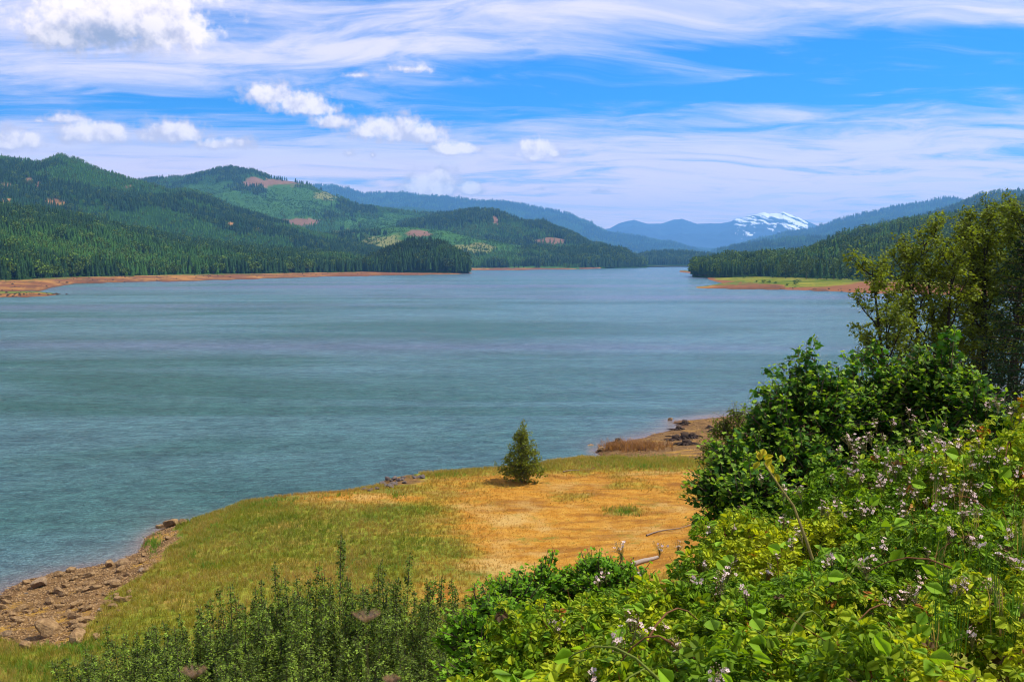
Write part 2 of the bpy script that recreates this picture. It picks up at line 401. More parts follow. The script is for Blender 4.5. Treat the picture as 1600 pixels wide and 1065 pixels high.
for px, py, z in [(1000,702,.9),(1060,692,1.1),(1100,675,1.1),(1140,668,1.2),(1120,700,1.6),(1200,700,2),(960,707,.7)]: cp(px, py, z)
for p in [(0,-10,24),(-15,-8,24),(15,-8,24),(0,0,20.1),(-6,0,19.8),(6,0,20.2),(0,4,18.7),(4,5,18.7),(-4,5,18.3),(0,10,16.6),(3,9,18.0),(7,9,18.8),(-5,10,16.0),(0,16,13.6),(0,22,10.9),(-8,22,10.6),(0,30,7.2),
          (-14,30,6.6),(0,38,4.7),(-17,38,3.8),(-20,44,2.5),(8,16,15.6),(8,24,12.6),(14,24,13.6),(10,34,8.5),(20,40,11.6),(14,50,6),(24,30,14),(30,50,10),(40,40,13),(30,75,4),(50,70,6),(45,100,1),(60,60,10),
          (0,45,3.5),(-8,45,3.2),(25,60,6),(-12,14,14),(-25,20,10),(-30,30,5),(-45,40,1),(-60,50,-1),(-80,30,-1),(-60,10,8),(60,20,18),(60,0,22),(-60,-10,20),(80,130,-2),(120,100,-1),
          (0,260,-8),(-100,260,-8),(150,260,-8),(-150,120,-6),(-60,150,-5),(200,150,-4)]: ctrl.append(p)
ctrl = np.array(ctrl, float)
def _k(r): return r
_Ds = np.linalg.norm(ctrl[:, None, :2]-ctrl[None, :, :2], axis=-1)
_N = len(ctrl); _A = np.zeros((_N+3, _N+3)); _A[:_N, :_N] = _k(_Ds)-np.eye(_N)*.25
_A[:_N, _N] = 1; _A[:_N, _N+1:] = ctrl[:, :2]; _A[_N, :_N] = 1; _A[_N+1:, :_N] = ctrl[:, :2].T
_w = np.linalg.solve(_A, np.concatenate([ctrl[:, 2], [0,0,0]]))
def ground(x, y, detail=True):
    x = np.asarray(x, float); y = np.asarray(y, float); sh_ = x.shape; x = x.ravel(); y = y.ravel(); out = np.zeros(len(x))
    for i in range(0, len(x), 20000):
        xs, ys = x[i:i+20000], y[i:i+20000]
        d = np.hypot(xs[:, None]-ctrl[None, :, 0], ys[:, None]-ctrl[None, :, 1])
        out[i:i+20000] = _k(d)@_w[:_N]+_w[_N]+_w[_N+1]*xs+_w[_N+2]*ys
    if detail: out = out+fbm(x, y, 7, 4, 3)*.22+fbm(x, y, 1.1, 3, 9)*.07
    return out.reshape(sh_)
gx = np.linspace(-.85, 1.0, 520); gy = np.concatenate([np.linspace(-8, 4, 12)[:-1], np.geomspace(4, 260, 420)])
TX, YY = np.meshgrid(gx, gy); XX = TX*(YY+12)
ZZ = ground(XX, YY)
GV = np.stack([XX, YY, ZZ], -1).reshape(-1, 3)
nr, nc = XX.shape; ii = (np.arange(nr-1)[:, None]*nc+np.arange(nc-1)[None]).ravel()
GF = np.stack([ii, ii+1, ii+nc+1, ii+nc], -1)
def covers(P3):
    px, py = proj(P3); x, y, z = P3[:, 0], P3[:, 1], P3[:, 2]
    wig = fbm(x, y, 5, 4, 21)
    left = sstep(-px+(py-870)*.02*20*0+0, -290, -150)          # left shore
    gl = sstep((246-px)-(py-860)*.92+wig*50, -25, 25)*(py > 800)*(1-sstep(py+wig*25-px*.1, 992, 1012)*(px < 400))
    gl = np.maximum(gl, sstep(.75+wig*.35-z, 0, .3)*(px > -400))
    gr_ = sstep((715-py)+wig*5, -2, 3)*sstep(px, 905, 925)*(y > 80)
    bank = np.exp(-((px-620)/45)**2-((py-748)/11)**2)*1.1
    grav = np.clip(np.maximum(np.maximum(gl, gr_), bank), 0, 1)*(y > 35)
    wig2 = fbm(x, y, 11, 4, 22)
    dryc = sstep(px+wig*80+wig2*120, 510, 880)*sstep(py+wig*14, 724, 748)*(1-sstep(py, 930, 980))*(1-.5*sstep(wig2*.6+wig*.8, .12, .6))
    dryc = np.maximum(dryc, .75*np.exp(-((px-560)/180)**2-((py-778)/14)**2))
    dryc = np.maximum(dryc, .8*np.exp(-((px-690)/60)**2-((py-925)/22)**2))
    green = 1-dryc; green = np.where(y < 40, .8, green)
    green = np.maximum(green, np.exp(-((px-975)/34)**2-((py-798)/7)**2)*.9)
    return grav, green
grav, green = covers(GV)
gme = mesh_np('ground', GV, GF, [M_ground], True, fattr={'gravel': grav, 'green': green})
tag(link('ground', gme), kind='structure')
# lake bed out to the horizon
bed = np.array([(-60000,-60000,-9),(60000,-60000,-9),(60000,60000,-9),(-60000,60000,-9)], float)
tag(link('lakebed', mesh_np('lakebed', bed, [(0,1,2,3)], [M_land], cols=(.12,.10,.07))), kind='structure')

# water sheet, finer near the camera
wx = np.concatenate([[-60, -6], np.linspace(-1.0, 1.2, 300), [6, 60]]); wy = np.concatenate([[20], np.geomspace(30, 6000, 420), [30000]])
TX, YY = np.meshgrid(wx, wy); XX = TX*(YY+10)
zg = np.full(XX.shape, -9.0); near = YY < 240; zg[near] = ground(XX[near], YY[near], False)
shal = np.where(near, np.exp(np.clip(zg, -9, 0)/.38), 0)*.85
WV = np.stack([XX, YY, np.zeros_like(XX)], -1).reshape(-1, 3)
nr, nc = XX.shape; ii = (np.arange(nr-1)[:, None]*nc+np.arange(nc-1)[None]).ravel()
tag(link('water', mesh_np('water', WV, np.stack([ii, ii+1, ii+nc+1, ii+nc], -1), [M_water], True, fattr={'shallow': shal})), kind='structure')

# ------------------------------------------------------------------ far trees: source meshes
def conifer(seed, layers=7, spikes=8, wid=.17, jag=.45):
    r_ = np.random.default_rng(seed); parts = []
    Vt, Ft = [], []
    zt = 1.0
    for i in range(layers):
        f = i/(layers-1); zb = .08+.72*f; zt_ = min(1.0, zb+.30-.06*f); rad = wid*(1-f)**.8+.035
        n = spikes*2; a0 = r_.random()*6; k = len(Vt); Vt.append((r_.normal()*.008, r_.normal()*.008, zt_))
        for j in range(n):
            rr = rad*(1 if j % 2 == 0 else 1-jag)*(.75+.5*r_.random()); an = a0+j*2*math.pi/n
            Vt.append((rr*math.cos(an), rr*math.sin(an), zb+(.0 if j % 2 == 0 else .06)-.02*r_.random()))
        for j in range(n): Ft.append((k, k+1+j, k+1+(j+1) % n))
    v = np.array(Vt); f_ = np.array(Ft)
    tv, tf, _ = tube([(0,0,-.03),(0,0,.3)], [.016,.012], 4)
    return np.concatenate([v, tv]), np.concatenate([f_, tf+len(v)]), np.concatenate([np.zeros(len(f_)), np.ones(len(tf))])
def broad_far(seed, n=150):
    r_ = np.random.default_rng(seed); lum = r_.normal(size=(9, 3))*np.array([.16,.16,.2])+np.array([0,0,.58])
    c_ = lum[r_.integers(0, 9, n)]; d = unit(r_.normal(size=(n, 3))); rad = .12+.1*r_.random(n)
    p = c_+d*rad[:, None]; p[:, 2] = np.clip(p[:, 2], .08, 1)
    v, f_, _ = scatter(LEAF_D[0]-np.array([0,.5,0]), LEAF_D[1], p, frames(d+r_.normal(size=(n,3))*.4, r_.normal(size=(n,3))), np.full(n, .13))
    tv, tf, _ = tube([(0,0,-.03),(.01,0,.3),(0,.01,.6)], [.022,.016,.006], 5)
    return np.concatenate([v, tv]), np.concatenate([f_, tf+len(v)]), np.concatenate([np.zeros(len(f_)), np.ones(len(tf))])
m_, t = mat('far_trunk'); finish(t, principled(t, (.09,.065,.045), .9)); M_trunkfar = m_
def far_mesh(name, d): return mesh_np(name, d[0], d[1], [M_far, M_trunkfar], mi=d[2])
CON = [far_mesh('conifer', conifer(s, 7+s % 2, 7+s % 3, .135+.02*(s % 3))) for s in range(4)]
BRO = [far_mesh('broadleaf', broad_far(s)) for s in range(11, 14)]
# low-detail twins for the mass forest are the same shapes
SRC = {}

DARK = np.array([.021,.056,.010]); MID = np.array([.055,.140,.016]); BL = np.array([.095,.15,.016])

# ------------------------------------------------------------------ distant land
def interp(xs, tab, k): 
    tab = np.array(tab, float); return np.interp(xs, tab[:, 0], tab[:, k])
HILLS = {}
def hill(name, ridge, foot, amp, cols=DARK, patches=(), back=1.6, step=3, rows=56, prof=1.0, seed=0, gully=1.0):
    """ridge: (px, py, dist); foot: (px, dist, z). A real slope from foot to crest and down again behind."""
    x0, x1 = ridge[0][0], ridge[-1][0]; n = int((x1-x0)/step)+1; pxs = np.linspace(x0, x1, n)
    rpy = np.interp(pxs, [r[0] for r in ridge], [r[1] for r in ridge]); rd = np.interp(pxs, [r[0] for r in ridge], [r[2] for r in ridge])
    fd = interp(pxs, foot, 1); fz = interp(pxs, foot, 2)
    crest = np.array([at(a, b, c_) for a, b, c_ in zip(pxs, rpy, rd)])
    ft = np.array([at(a, 425, c_) for a, c_ in zip(pxs, fd)]); ft[:, 2] = fz
    v = np.concatenate([np.linspace(-.04, 1, rows), np.linspace(1, back, 14)[1:]])
    Pv = np.zeros((len(v), n, 3))
    for i, vv in enumerate(v):
        q = ft+(crest-ft)*vv
        if vv <= 1:
            s_ = max(vv, 0)**prof; s_ = .75*s_+.25*(s_*s_*(3-2*s_)); zz = fz+(crest[:, 2]-fz)*s_-(6 if vv < 0 else 0)
        else: zz = crest[:, 2]-(crest[:, 2]-fz)*((vv-1)/(back-1))**1.3
        q[:, 2] = zz; Pv[i] = q
    env = np.clip(np.minimum(v*2.2, 1), 0, 1)*np.where(v <= 1, 1-.82*np.clip(v, 0, 1)**3, .5)
    rg = 1-2*np.abs(fbm(Pv[..., 0], Pv[..., 1], amp*5.5, 4, seed+31)); rg2 = fbm(Pv[..., 0], Pv[..., 1], amp*9, 4, seed+5)
    relief = (rg*.55*gully+rg2*.8)*amp
    Pv[..., 2] += relief*env[:, None]*np.clip((crest[:, 2]-fz)/(amp*2.2), .1, 1)[None]
    V_ = Pv.reshape(-1, 3); px, py = proj(V_)
    base = np.tile(np.asarray(cols, float), (len(V_), 1)); bare = np.zeros(len(V_)); young = np.zeros(len(V_))
    w_ = fbm(V_[:, 0], V_[:, 1], 90, 4, seed+50)
    for kind, a, b, rx, ry in patches:
        m1 = sstep(1+w_*.75-np.hypot((px-a)/rx, (py-b)/ry), -.06, .10)
        if kind == 'bare': base = base*(1-m1[:, None])+np.array([.19,.105,.065])*m1[:, None]; bare = np.maximum(bare, m1)
        elif kind == 'orange': base = base*(1-m1[:, None])+np.array([.32,.16,.06])*m1[:, None]; bare = np.maximum(bare, m1)
        elif kind == 'tan': base = base*(1-m1[:, None])+np.array([.17,.17,.05])*m1[:, None]; young = np.maximum(young, m1)
        else: base = base*(1-m1[:, None])+np.array([.045,.11,.020])*m1[:, None]; young = np.maximum(young, m1)
    nr, nc = len(v), n; ii = (np.arange(nr-1)[:, None]*nc+np.arange(nc-1)[None]).ravel()
    me = mesh_np(name, V_, np.stack([ii, ii+1, ii+nc+1, ii+nc], -1), [M_land], True, cols=base)
    tag(link(name, me), kind='structure')
    HILLS[seed] = (Pv, v, bare.reshape(nr, nc), young.reshape(nr, nc), pxs)
    return seed

# GN scatter for the uncountable forest
def forest(seed, n, label, hgt=(14, 22), fat=1.0, vmax=1.04, mid=.35, light=.1, ybig=1.0, keep=None, bias=1.0, broad=.05):
    Pv, v, bare, young, pxs = HILLS[seed]; nr, nc = len(v), len(pxs)
    r_ = np.random.default_rng(seed+900)
    vmaxi = np.searchsorted(v, vmax)
    a = r_.random(n)**bias*(vmaxi-1-2)+2; b = r_.random(n)*(nc-1.001)
    i = a.astype(int); j = b.astype(int); fa = (a-i)[:, None]; fb = (b-j)[:, None]; i = np.minimum(i, nr-2)
    def bil(A): 
        A = A[..., None] if A.ndim == 2 else A
        return (A[i, j]*(1-fa)*(1-fb)+A[i+1, j]*fa*(1-fb)+A[i, j+1]*(1-fa)*fb+A[i+1, j+1]*fa*fb)
    P_ = bil(Pv); ba = bil(bare)[:, 0]; yo = bil(young)[:, 0]
    P_[:, :2] += r_.normal(size=(n, 2))*2
    patch = fbm(P_[:, 0], P_[:, 1], 260, 3, seed+77); fine = fbm(P_[:, 0], P_[:, 1], 60, 2, seed+78)
    ok = (r_.random(n) > ba*.985) & (P_[:, 2] > 1.5)
    if keep is not None: ok &= keep(P_)
    P_, ba, yo, patch, fine = P_[ok], ba[ok], yo[ok], patch[ok], fine[ok]; n = len(P_)
    plant = (patch > .28-mid*.4) & (fine > -.5)
    h = hgt[0]+(hgt[1]-hgt[0])*r_.random(n)**.8; h = h*np.where(plant, .66, 1)*np.where(yo > .4, .36, 1)
    h *= (1+.25*fine)*(np.clip(.95+.9*patch, .6, 1.2) if seed == 20 else 1)
    tint = np.where((patch > .1)[:, None], DARK*.5+MID*.5, DARK[None]); tint = np.where(plant[:, None], MID*1.0, tint)
    br = (r_.random(n) < broad+light*(patch > .35)) & (yo < .4); tint = np.where(br[:, None], BL, tint)
    tint = np.where((yo > .4)[:, None], np.array([.060,.145,.018]), tint)
    tint = tint*(.62 if seed == 16 else 1)*(.75+.5*r_.random((n, 1)))*(1+.10*r_.normal(size=(n, 1)))
    idx = np.where(br | ((yo > .4) & (r_.random(n) < .6)), 2, r_.integers(0, 2, n))
    w_ = h*np.where(idx == 2, 1.1, 1.0)*fat
    me = bpy.data.meshes.new('forest'); me.vertices.add(n); me.vertices.foreach_set('co', P_.astype(np.float32).ravel())
    def att(nm, typ, arr, key):
        A = me.attributes.new(nm, typ, 'POINT'); A.data.foreach_set(key, arr.ravel())
    t4 = np.ones((n, 4), np.float32); t4[:, :3] = np.clip(tint, .004, 1); att('tint', 'FLOAT_COLOR', t4, 'color')
    att('scl', 'FLOAT_VECTOR', np.stack([w_, w_, h], -1).astype(np.float32), 'vector')
    att('rz', 'FLOAT_VECTOR', np.stack([np.zeros(n), np.zeros(n), r_.random(n)*6.28], -1).astype(np.float32), 'vector')
    att('idx', 'INT', idx.astype(np.int32), 'value'); me.update()
    ob = tag(link('forest', me), label, 'forest', kind='stuff')
    gn_scatter(ob, [SRC['con0'], SRC['con1'], SRC['bro0']])
    return ob
def gn_scatter(ob, sources):
    ng = bpy.data.node_groups.new('scatter', 'GeometryNodeTree')
    ng.interface.new_socket('Geometry', in_out='INPUT', socket_type='NodeSocketGeometry')
    ng.interface.new_socket('Geometry', in_out='OUTPUT', socket_type='NodeSocketGeometry')
    N = ng.nodes; L = ng.links; gi = N.new('NodeGroupInput'); go = N.new('NodeGroupOutput'); jn = N.new('GeometryNodeJoinGeometry')
    def na(nm, dt):
        a = N.new('GeometryNodeInputNamedAttribute'); a.data_type = dt; a.inputs['Name'].default_value = nm; return a.outputs['Attribute']
    scl = na('scl', 'FLOAT_VECTOR'); rz = na('rz', 'FLOAT_VECTOR'); idx = na('idx', 'INT')
    for k, s_ in enumerate(sources):
        oi = N.new('GeometryNodeObjectInfo'); oi.inputs['Object'].default_value = s_; oi.transform_space = 'ORIGINAL'; oi.inputs['As Instance'].default_value = True
        cmp_ = N.new('FunctionNodeCompare'); cmp_.data_type = 'INT'; cmp_.operation = 'EQUAL'
        L.new(idx, cmp_.inputs[2]); cmp_.inputs[3].default_value = k
        ip = N.new('GeometryNodeInstanceOnPoints'); L.new(gi.outputs[0], ip.inputs['Points']); L.new(cmp_.outputs[0], ip.inputs['Selection'])
        L.new(oi.outputs['Geometry'], ip.inputs['Instance']); L.new(rz, ip.inputs['Rotation']); L.new(scl, ip.inputs['Scale'])
        L.new(ip.outputs[0], jn.inputs[0])
    L.new(jn.outputs[0], go.inputs[0])
    md = ob.modifiers.new('scatter', 'NODES'); md.node_group = ng

# --- far shore banks: strips from under the water up to the foot of the woods
def bank(name, front, foot, cols, rows=22, step=2.5, rough=.8, seed=0, extra=60):
    x0, x1 = front[0][0], front[-1][0]; n = int((x1-x0)/step)+1; pxs = np.linspace(x0, x1, n)
    fy = np.interp(pxs, [f[0] for f in front], [f[1] for f in front])
    fy = fy+fbm(pxs, pxs*0, 22, 4, seed)*.95*np.clip((fy-408)/25, .1, 1.4)
    A = np.array([atz(a, b, 0) for a, b in zip(pxs, fy)]); B = np.array([atz(a, np.interp(a, [f[0] for f in foot], [f[1] for f in foot]), np.interp(a, [f[0] for f in foot], [f[2] for f in foot])) for a in pxs])
    v = np.concatenate([[-.35, -.1], np.linspace(0, 1, rows), [1.3]])
    Pv = A[None]+(B-A)[None]*v[:, None, None]
    hz = B[:, 2][None]*np.clip(v, -.3, 1)[:, None]**1 if False else B[:, 2][None]*np.where(v < 0, v*1.2, 1-(1-np.clip(v, 0, 1))**1.5)[:, None]
    Pv[..., 2] = hz-np.where(v < 0, .4, 0)[:, None]
    nz = fbm(Pv[..., 0], Pv[..., 1], 28, 4, seed+3)
    Pv[..., 2] += nz*rough*np.clip(v*4, 0, 1)[:, None]*np.clip(v*0+1, 0, 1)[:, None]
    Pv[-1, :, 2] = Pv[-2, :, 2]
    V_ = Pv.reshape(-1, 3); w1 = fbm(V_[:, 0], V_[:, 1], 40, 4, seed+8); w2 = fbm(V_[:, 0], V_[:, 1], 14, 3, seed+9)
    vv = np.repeat(v, n); C = cols(vv, w1, w2, V_)
    nr, nc = len(v), n; ii = (np.arange(nr-1)[:, None]*nc+np.arange(nc-1)[None]).ravel()
    tag(link(name, mesh_np(name, V_, np.stack([ii, ii+1, ii+nc+1, ii+nc], -1), [M_land], True, cols=C)), kind='structure')
    return Pv, v, pxs
def lerp(a, b, f): return np.asarray(a)*(1-f)[:, None]+np.asarray(b)*f[:, None]
def shore_cols(vv, w1, w2, V_):
    c_ = lerp((.17,.075,.038), (.30,.15,.048), sstep(w1, -.1, .4)); c_ = lerp3(c_, (.12,.06,.04), sstep(w2, .1, .45))
    c_ = lerp3(c_, (.09,.05,.035), sstep(vv, .16, .0)); return lerp3(c_, (.10,.13,.03), sstep(vv+w2*.35, .72, .95))
def lerp3(c_, b, f): return c_*(1-f)[:, None]+np.asarray(b)*f[:, None]
def flat_cols(vv, w1, w2, V_):
    c_ = lerp((.09,.12,.016), (.19,.18,.028), sstep(w1, -.2, .25)); c_ = lerp3(c_, (.07,.12,.02), sstep(w2, .15, .4))
    lim_ = np.interp(proj(V_)[0], [1060,1110,1180,1290,1360,2000], [1.1,.42,.20,.28,1.2,1.2])*.8
    return lerp3(c_, (.20,.088,.045), sstep(lim_-vv-w1*.30, -.08, .08))
LF_front = [(-420,462),(-60,458),(0,457),(60,455),(82,449),(120,443.5),(160,442),(200,441),(300,439),(400,436),(500,432.6),(560,431.4),(640,429.6),(700,428.6),(737,427.6)]
LF_foot = [(-420,440,6),(0,437,4.5),(100,433,5),(200,430,5),(300,428,5),(400,427,4.5),(500,424.5,4),(560,423.6,4),(640,423.5,3),(700,424,2.5),(737,426.5,.6)]
LB = bank('left_shore', LF_front, LF_foot, shore_cols, seed=1, rough=.7)
SPIT = bank('mud_spit', [(-420,470),(0,465.5),(50,463.5),(80,461.5),(95,459.6)], [(-420,455,1.0),(0,456.6,.9),(60,457,.6),(95,459.2,.1)], shore_cols, seed=2, rough=.3, rows=14)
bank('middle_shore', [(720,422.3),(760,422.4),(830,421.6),(920,420.2),(960,418.6),(1002,417.5)], [(720,418.4,4),(900,417.9,4),(960,417,4),(1002,416.6,1.5)], shore_cols, seed=3, rough=.5, rows=10)
bank('far_shore', [(985,417.2),(1030,416.4),(1100,416.6)], [(985,415.6,4),(1050,415.2,4),(1100,415.4,4)], lambda v, a, b, V_: lerp((.10,.16,.05), (.25,.15,.09), sstep(V_[:, 0]/V_[:, 1], .13, .15)), seed=4, rough=.2, rows=8)
bank('right_spit', [(1088,449),(1105,450),(1120,450.6),(1220,452.4),(1300,455.2)], [(1088,448.2,.2),(1105,447,.5),(1120,444.5,.9),(1160,441,1.2),(1300,444,1.6)], shore_cols, seed=6, rough=.25, rows=10, step=1.5)
RB = bank('right_shore', [(1062,425),(1078,426.8),(1090,429.5),(1104,432),(1098,434) if False else (1106,436),(1116,440),(1140,445),(1160,450),(1220,451.8),(1300,455),(1360,458),(1600,463),(2000,470)],
     [(1064,422.8,1.2),(1100,424,2.4),(1130,427.5,2.8),(1200,432,3.2),(1300,436,3.7),(1400,440,4),(1600,445,4),(2000,450,4)], flat_cols, seed=5, rough=.35, rows=40)

# individual source trees (real ones, standing on the left shore)
def bank_pt(B_, px, f):
    Pv, v, pxs = B_; j = int(np.clip(np.searchsorted(pxs, px), 0, len(pxs)-1)); i = int(np.argmin(np.abs(v-f))); return Pv[i, j]
tree_n = 0
def far_tree(me, px, d, z, h, w, tint, label, group, name='conifer_tree', cat='tree'):
    p = at(px, 430, d); o_ = link(name, me, None, (p[0], p[1], z)); o_.scale = (h*w, h*w, h); o_.rotation_euler = (0, 0, random.random()*6.28)
    o_['tint'] = [float(q) for q in tint]; tag(o_, label, cat, group); return o_
G1 = 'conifers at the water front of the left shore forest'; L1 = 'tall dark conifer in the front row of the forest along the left shore'
r_ = np.random.default_rng(5)
def foot_at(px):
    py = np.interp(px, [f[0] for f in LF_foot], [f[1] for f in LF_foot]); z_ = np.interp(px, [f[0] for f in LF_foot], [f[2] for f in LF_foot]); return atz(px, py, z_)
for k in range(195):
    px = -12+k*3.85*.98+r_.normal()*1.5 if k < 160 else r_.random()*560
    if px > 592: px = r_.random()*560
    p = foot_at(px); d = p[1]*(1.0+.05*r_.random()) ; h = (18+9*r_.random())*(1 if px < 350 else .95)
    me = CON[k % 4]
    if k in (0, 1):
        o_ = far_tree(CON[k], px, d, p[2]-.5, h, .95, DARK, L1, G1); SRC['con%d' % k] = o_
    else:
        tint = DARK*(.75+.6*r_.random()) if r_.random() < .85 else MID
        far_tree(me, px, d, p[2]-.5, h, .95+.35*r_.random(), tint, L1, G1)
LBR = 'round light green broadleaf tree at the foot of the left shore conifers'
for k in range(26):
    px = r_.random()*560 if k else 70; p = foot_at(px); h = 9+7*r_.random()
    o_ = far_tree(BRO[k % 3], px, p[1]*.995, p[2]-.3, h, 1.1, BL*(.8+.5*r_.random()), LBR, 'broadleaf trees along the left shore', 'broadleaf_tree')
    if k == 0: SRC['bro0'] = o_

def L3(*a): return list(a)
hill('left_forest_hill', L3((-420,318,1700),(0,331,1750),(60,338,1800),(110,345,1900),(200,366,2050),(300,384,2200),(350,390,2250),(450,401,2300),(540,408,2300),(560,412,2300),(600,418,2300),(640,420,2300)),
     [(-420,905,5),(0,920,4.5),(200,1180,5),(300,1310,5),(400,1420,4.5),(500,1620,4),(640,1840,3)], 16, patches=[('young',415,379,30,3),('young',300,388,20,3)], seed=10, prof=.95)
hill('left_mountain', L3((-420,225,3400),(-100,236,3500),(0,243,3500),(30,249,3500),(62,256,3500),(95,247,3500),(120,253,3500),(160,269,3500),(200,281,3500),(230,290,3450),(268,303,3400),(285,300,3400),(300,302,3400),(330,312,3400),(350,325,3350),(380,338,3300),(420,348,3300),(470,362,3200),(520,374,3100),(560,388,3000),(640,405,3000)),
     [(-420,1900,20),(0,1900,20),(200,2200,15),(400,2450,12),(640,2600,8)], 52, patches=[('orange',86,316,13,4),('bare',8,288,9,4),('orange',8,312,8,2.5),('bare',45,283,6,3),('bare',60,288,4,3),('orange',360,350,6,3),('orange',400,358,5,3),('orange',430,368,6,2),('bare',200,292,10,2)], seed=11)
hill('clearcut_mountain', L3((140,300,5600),(220,284,5600),(250,279,5600),(290,279,5600),(320,273,5600),(360,265,5600),(400,272,5600),(420,280,5600),(460,287,5500),(480,292,5400),(520,306,5300),(560,322,5200),(620,333,5200),(690,338,5200),(760,345,5200),(850,375,5000)),
     [(140,3600,20),(850,3600,10)], 75, (.030,.085,.024), patches=[('bare',430,286,50,8),('young',352,315,22,14),('young',330,300,40,14),('young',455,318,75,26),('young',400,330,60,14),('tan',510,306,24,7),('bare',470,347,34,5),('tan',560,368,34,10),('young',600,350,60,14),('orange',548,366,14,4)], seed=12)
hill('foothills', L3((500,372,3300),(540,366,3300),(580,362,3300),(620,355,3400),(650,356,3400),(700,362,3400),(740,374,3300),(790,384,3200),(860,392,3200),(905,402,3200)),
     [(500,2700,5),(905,2750,5)], 30, (.05,.12,.03), patches=[('young',690,375,110,26),('tan',600,382,50,16),('bare',655,366,22,5),('tan',740,388,30,8)], seed=13)
hill('middle_mountain', L3((620,352,4600),(660,344,4500),(700,338,4400),(740,334,4300),(770,336,4300),(795,343,4200),(820,350,4200),(850,351,4200),(880,364,4200),(900,374,4200),(925,388,4100),(960,396,4000),(1010,414,3900)),
     [(620,3300,5),(1010,3400,5)], 45, patches=[('bare',774,347,7,8),('bare',862,378,20,6)], seed=14)
hill('low_headland', L3((730,404,3050),(800,400,3050),(880,396,3100),(920,392,3200),(950,391,3300),(975,397,3350),(990,407,3400),(1002,415,3400)),
     [(730,2700,3.5),(900,2800,3.5),(1002,3360,2)], 14, seed=15)
hill('wooded_headland', L3((570,421,1980),(592,413,1960),(610,401,1930),(640,391,1900),(670,389,1900),(690,391,1880),(705,398,1860),(720,409,1840),(733,422,1820)),
     [(570,1720,2),(640,1740,1.8),(700,1750,1.2),(733,1775,.6)], 7, seed=16, rows=30, prof=.7)
hill('blue_ridge', L3((430,302,14725),(490,293,14725),(520,291,14725),(545,298,14725),(570,305,14725),(600,303,14725),(640,306,14725),(700,312,14725),(780,317,14725),(830,324,14725),(880,334,14415),(920,347,14260),(950,364,13950),(1000,374,13330),(1050,382,12865),(1080,391,12710),(1125,402,12710)),
     [(430,10075,20),(1125,10540,10)], 110, (.022,.055,.020), seed=17)
hill('low_blue_ridge', L3((560,335,10360),(600,326,10360),(650,325,10360),(700,334,10360),(760,350,9800)), [(560,8400,20),(760,8400,20)], 60, seed=18)
hill('island_woods', L3((985,407,4700),(1010,400,4700),(1040,397,4700),(1080,399,4800),(1110,403,4800),(1140,410,4800)), [(985,4150,4),(1140,4250,4)], 14, seed=19, rows=24)
hill('right_wooded_hill', L3((1082,421,1500),(1095,418,1560),(1120,414,1650),(1150,411,1750),(1200,407,1850),(1260,397,2000),(1320,372,2200),(1400,355,2300),(1480,342,2350),(1540,330,2350),(1600,317,2350),(1750,295,2300),(2000,280,2300)),
     [(1082,1400,1.5),(1130,1230,2.5),(1200,1200,3),(1300,1040,3.5),(1400,960,4),(1600,860,4),(2000,780,4)], 18, seed=20)
hill('right_middle_hill', L3((1290,385,6020),(1330,370,6020),(1380,354,6020),(1420,350,6020),(1470,335,6020),(1500,322,6020),(1530,306,6020),(1560,301,6020),(1600,303,6020),(1700,300,6020),(2000,260,6020)), [(1290,4059,10),(2000,4059,10)], 55, seed=21)
hill('right_low_ridge', L3((1120,393,7560),(1150,386,7560),(1180,380,7560),(1230,371,7560),(1300,372,7560),(1360,374,7425)), [(1120,6345,5),(1360,6345,5)], 40, seed=22)
hill('right_blue_ridge', L3((1110,396,12450),(1150,387,12450),(1200,373,12450),(1240,365,12300),(1280,358,12300),(1310,345,12300),(1350,335,12300),(1400,324,12300),(1440,319,12300),(1480,311,12300),(1500,314,12300),(1530,322,12300),(1640,340,12300)), [(1110,9000,10),(1640,9000,10)], 90, (.022,.055,.020), seed=23)
hill('far_low_ridge', L3((900,368,16200),(960,372,16200),(1000,376,16200),(1040,380,16200),(1080,386,15600),(1130,388,15600),(1200,386,15600),(1260,380,15600),(1330,380,15600)), [(900,12600,10),(1330,12600,10)], 90, (.025,.055,.025), seed=24)
# snow mountain and the range beside it
rid = L3((900,366,22040),(953,358,22040),(968,350,22040),(990,345,22040),(1010,351,22040),(1032,352,22040),(1065,343.5,22040),(1090,351,22040),(1125,350,22040),(1142,347,21808),(1150,343,21808),(1160,342.5,21808),(1172,338.5,21808),(1180,338,21808),(1187,334.8,21808),(1194,333.6,21808),(1201,336,21808),(1208,334.5,21808),(1217,334,21808),(1224,331.8,21808),(1230,334,21808),(1238,336.5,21808),(1250,341,21808),(1262,346,21808),(1275,352,21808),(1300,362,21808),(1330,372,21808))
hill('snow_mountain', rid, [(900,16820,20),(1330,16820,20)], 210, (.05,.075,.085), step=1.0, rows=130, seed=25, gully=1.2)
mo = bpy.data.objects['snow_mountain']; me = mo.data
co = np.zeros(len(me.vertices)*3, np.float32); me.vertices.foreach_get('co', co); co = co.reshape(-1, 3); px, py = proj(co)
rgn = fbm(co[:, 0]+co[:, 2]*.5, co[:, 2]*1.1, 190, 5, 404, .8); streak = fbm(co[:, 0]+co[:, 2]*.9, co[:, 2]*.45, 75, 3, 405, .6)
peak = np.interp(px, [r[0] for r in rid], [r[1] for r in rid])
lim = np.interp(px, [1138,1150,1170,1185,1200,1222,1240,1258,1272], [-30,3.5,9,15,17,21,15,10,-30])
snow = sstep(lim*.55-(py-peak)+rgn*52+streak*30, -1.5, 2.0)*(lim > -2)
c4 = np.ones((len(co), 4), np.float32); c4[:, :3] = (.03,.045,.06); c4[:, :3] = c4[:, :3]*(1-snow[:, None])+.95*snow[:, None]
me.attributes['tint'].data.foreach_set('color', c4.ravel())
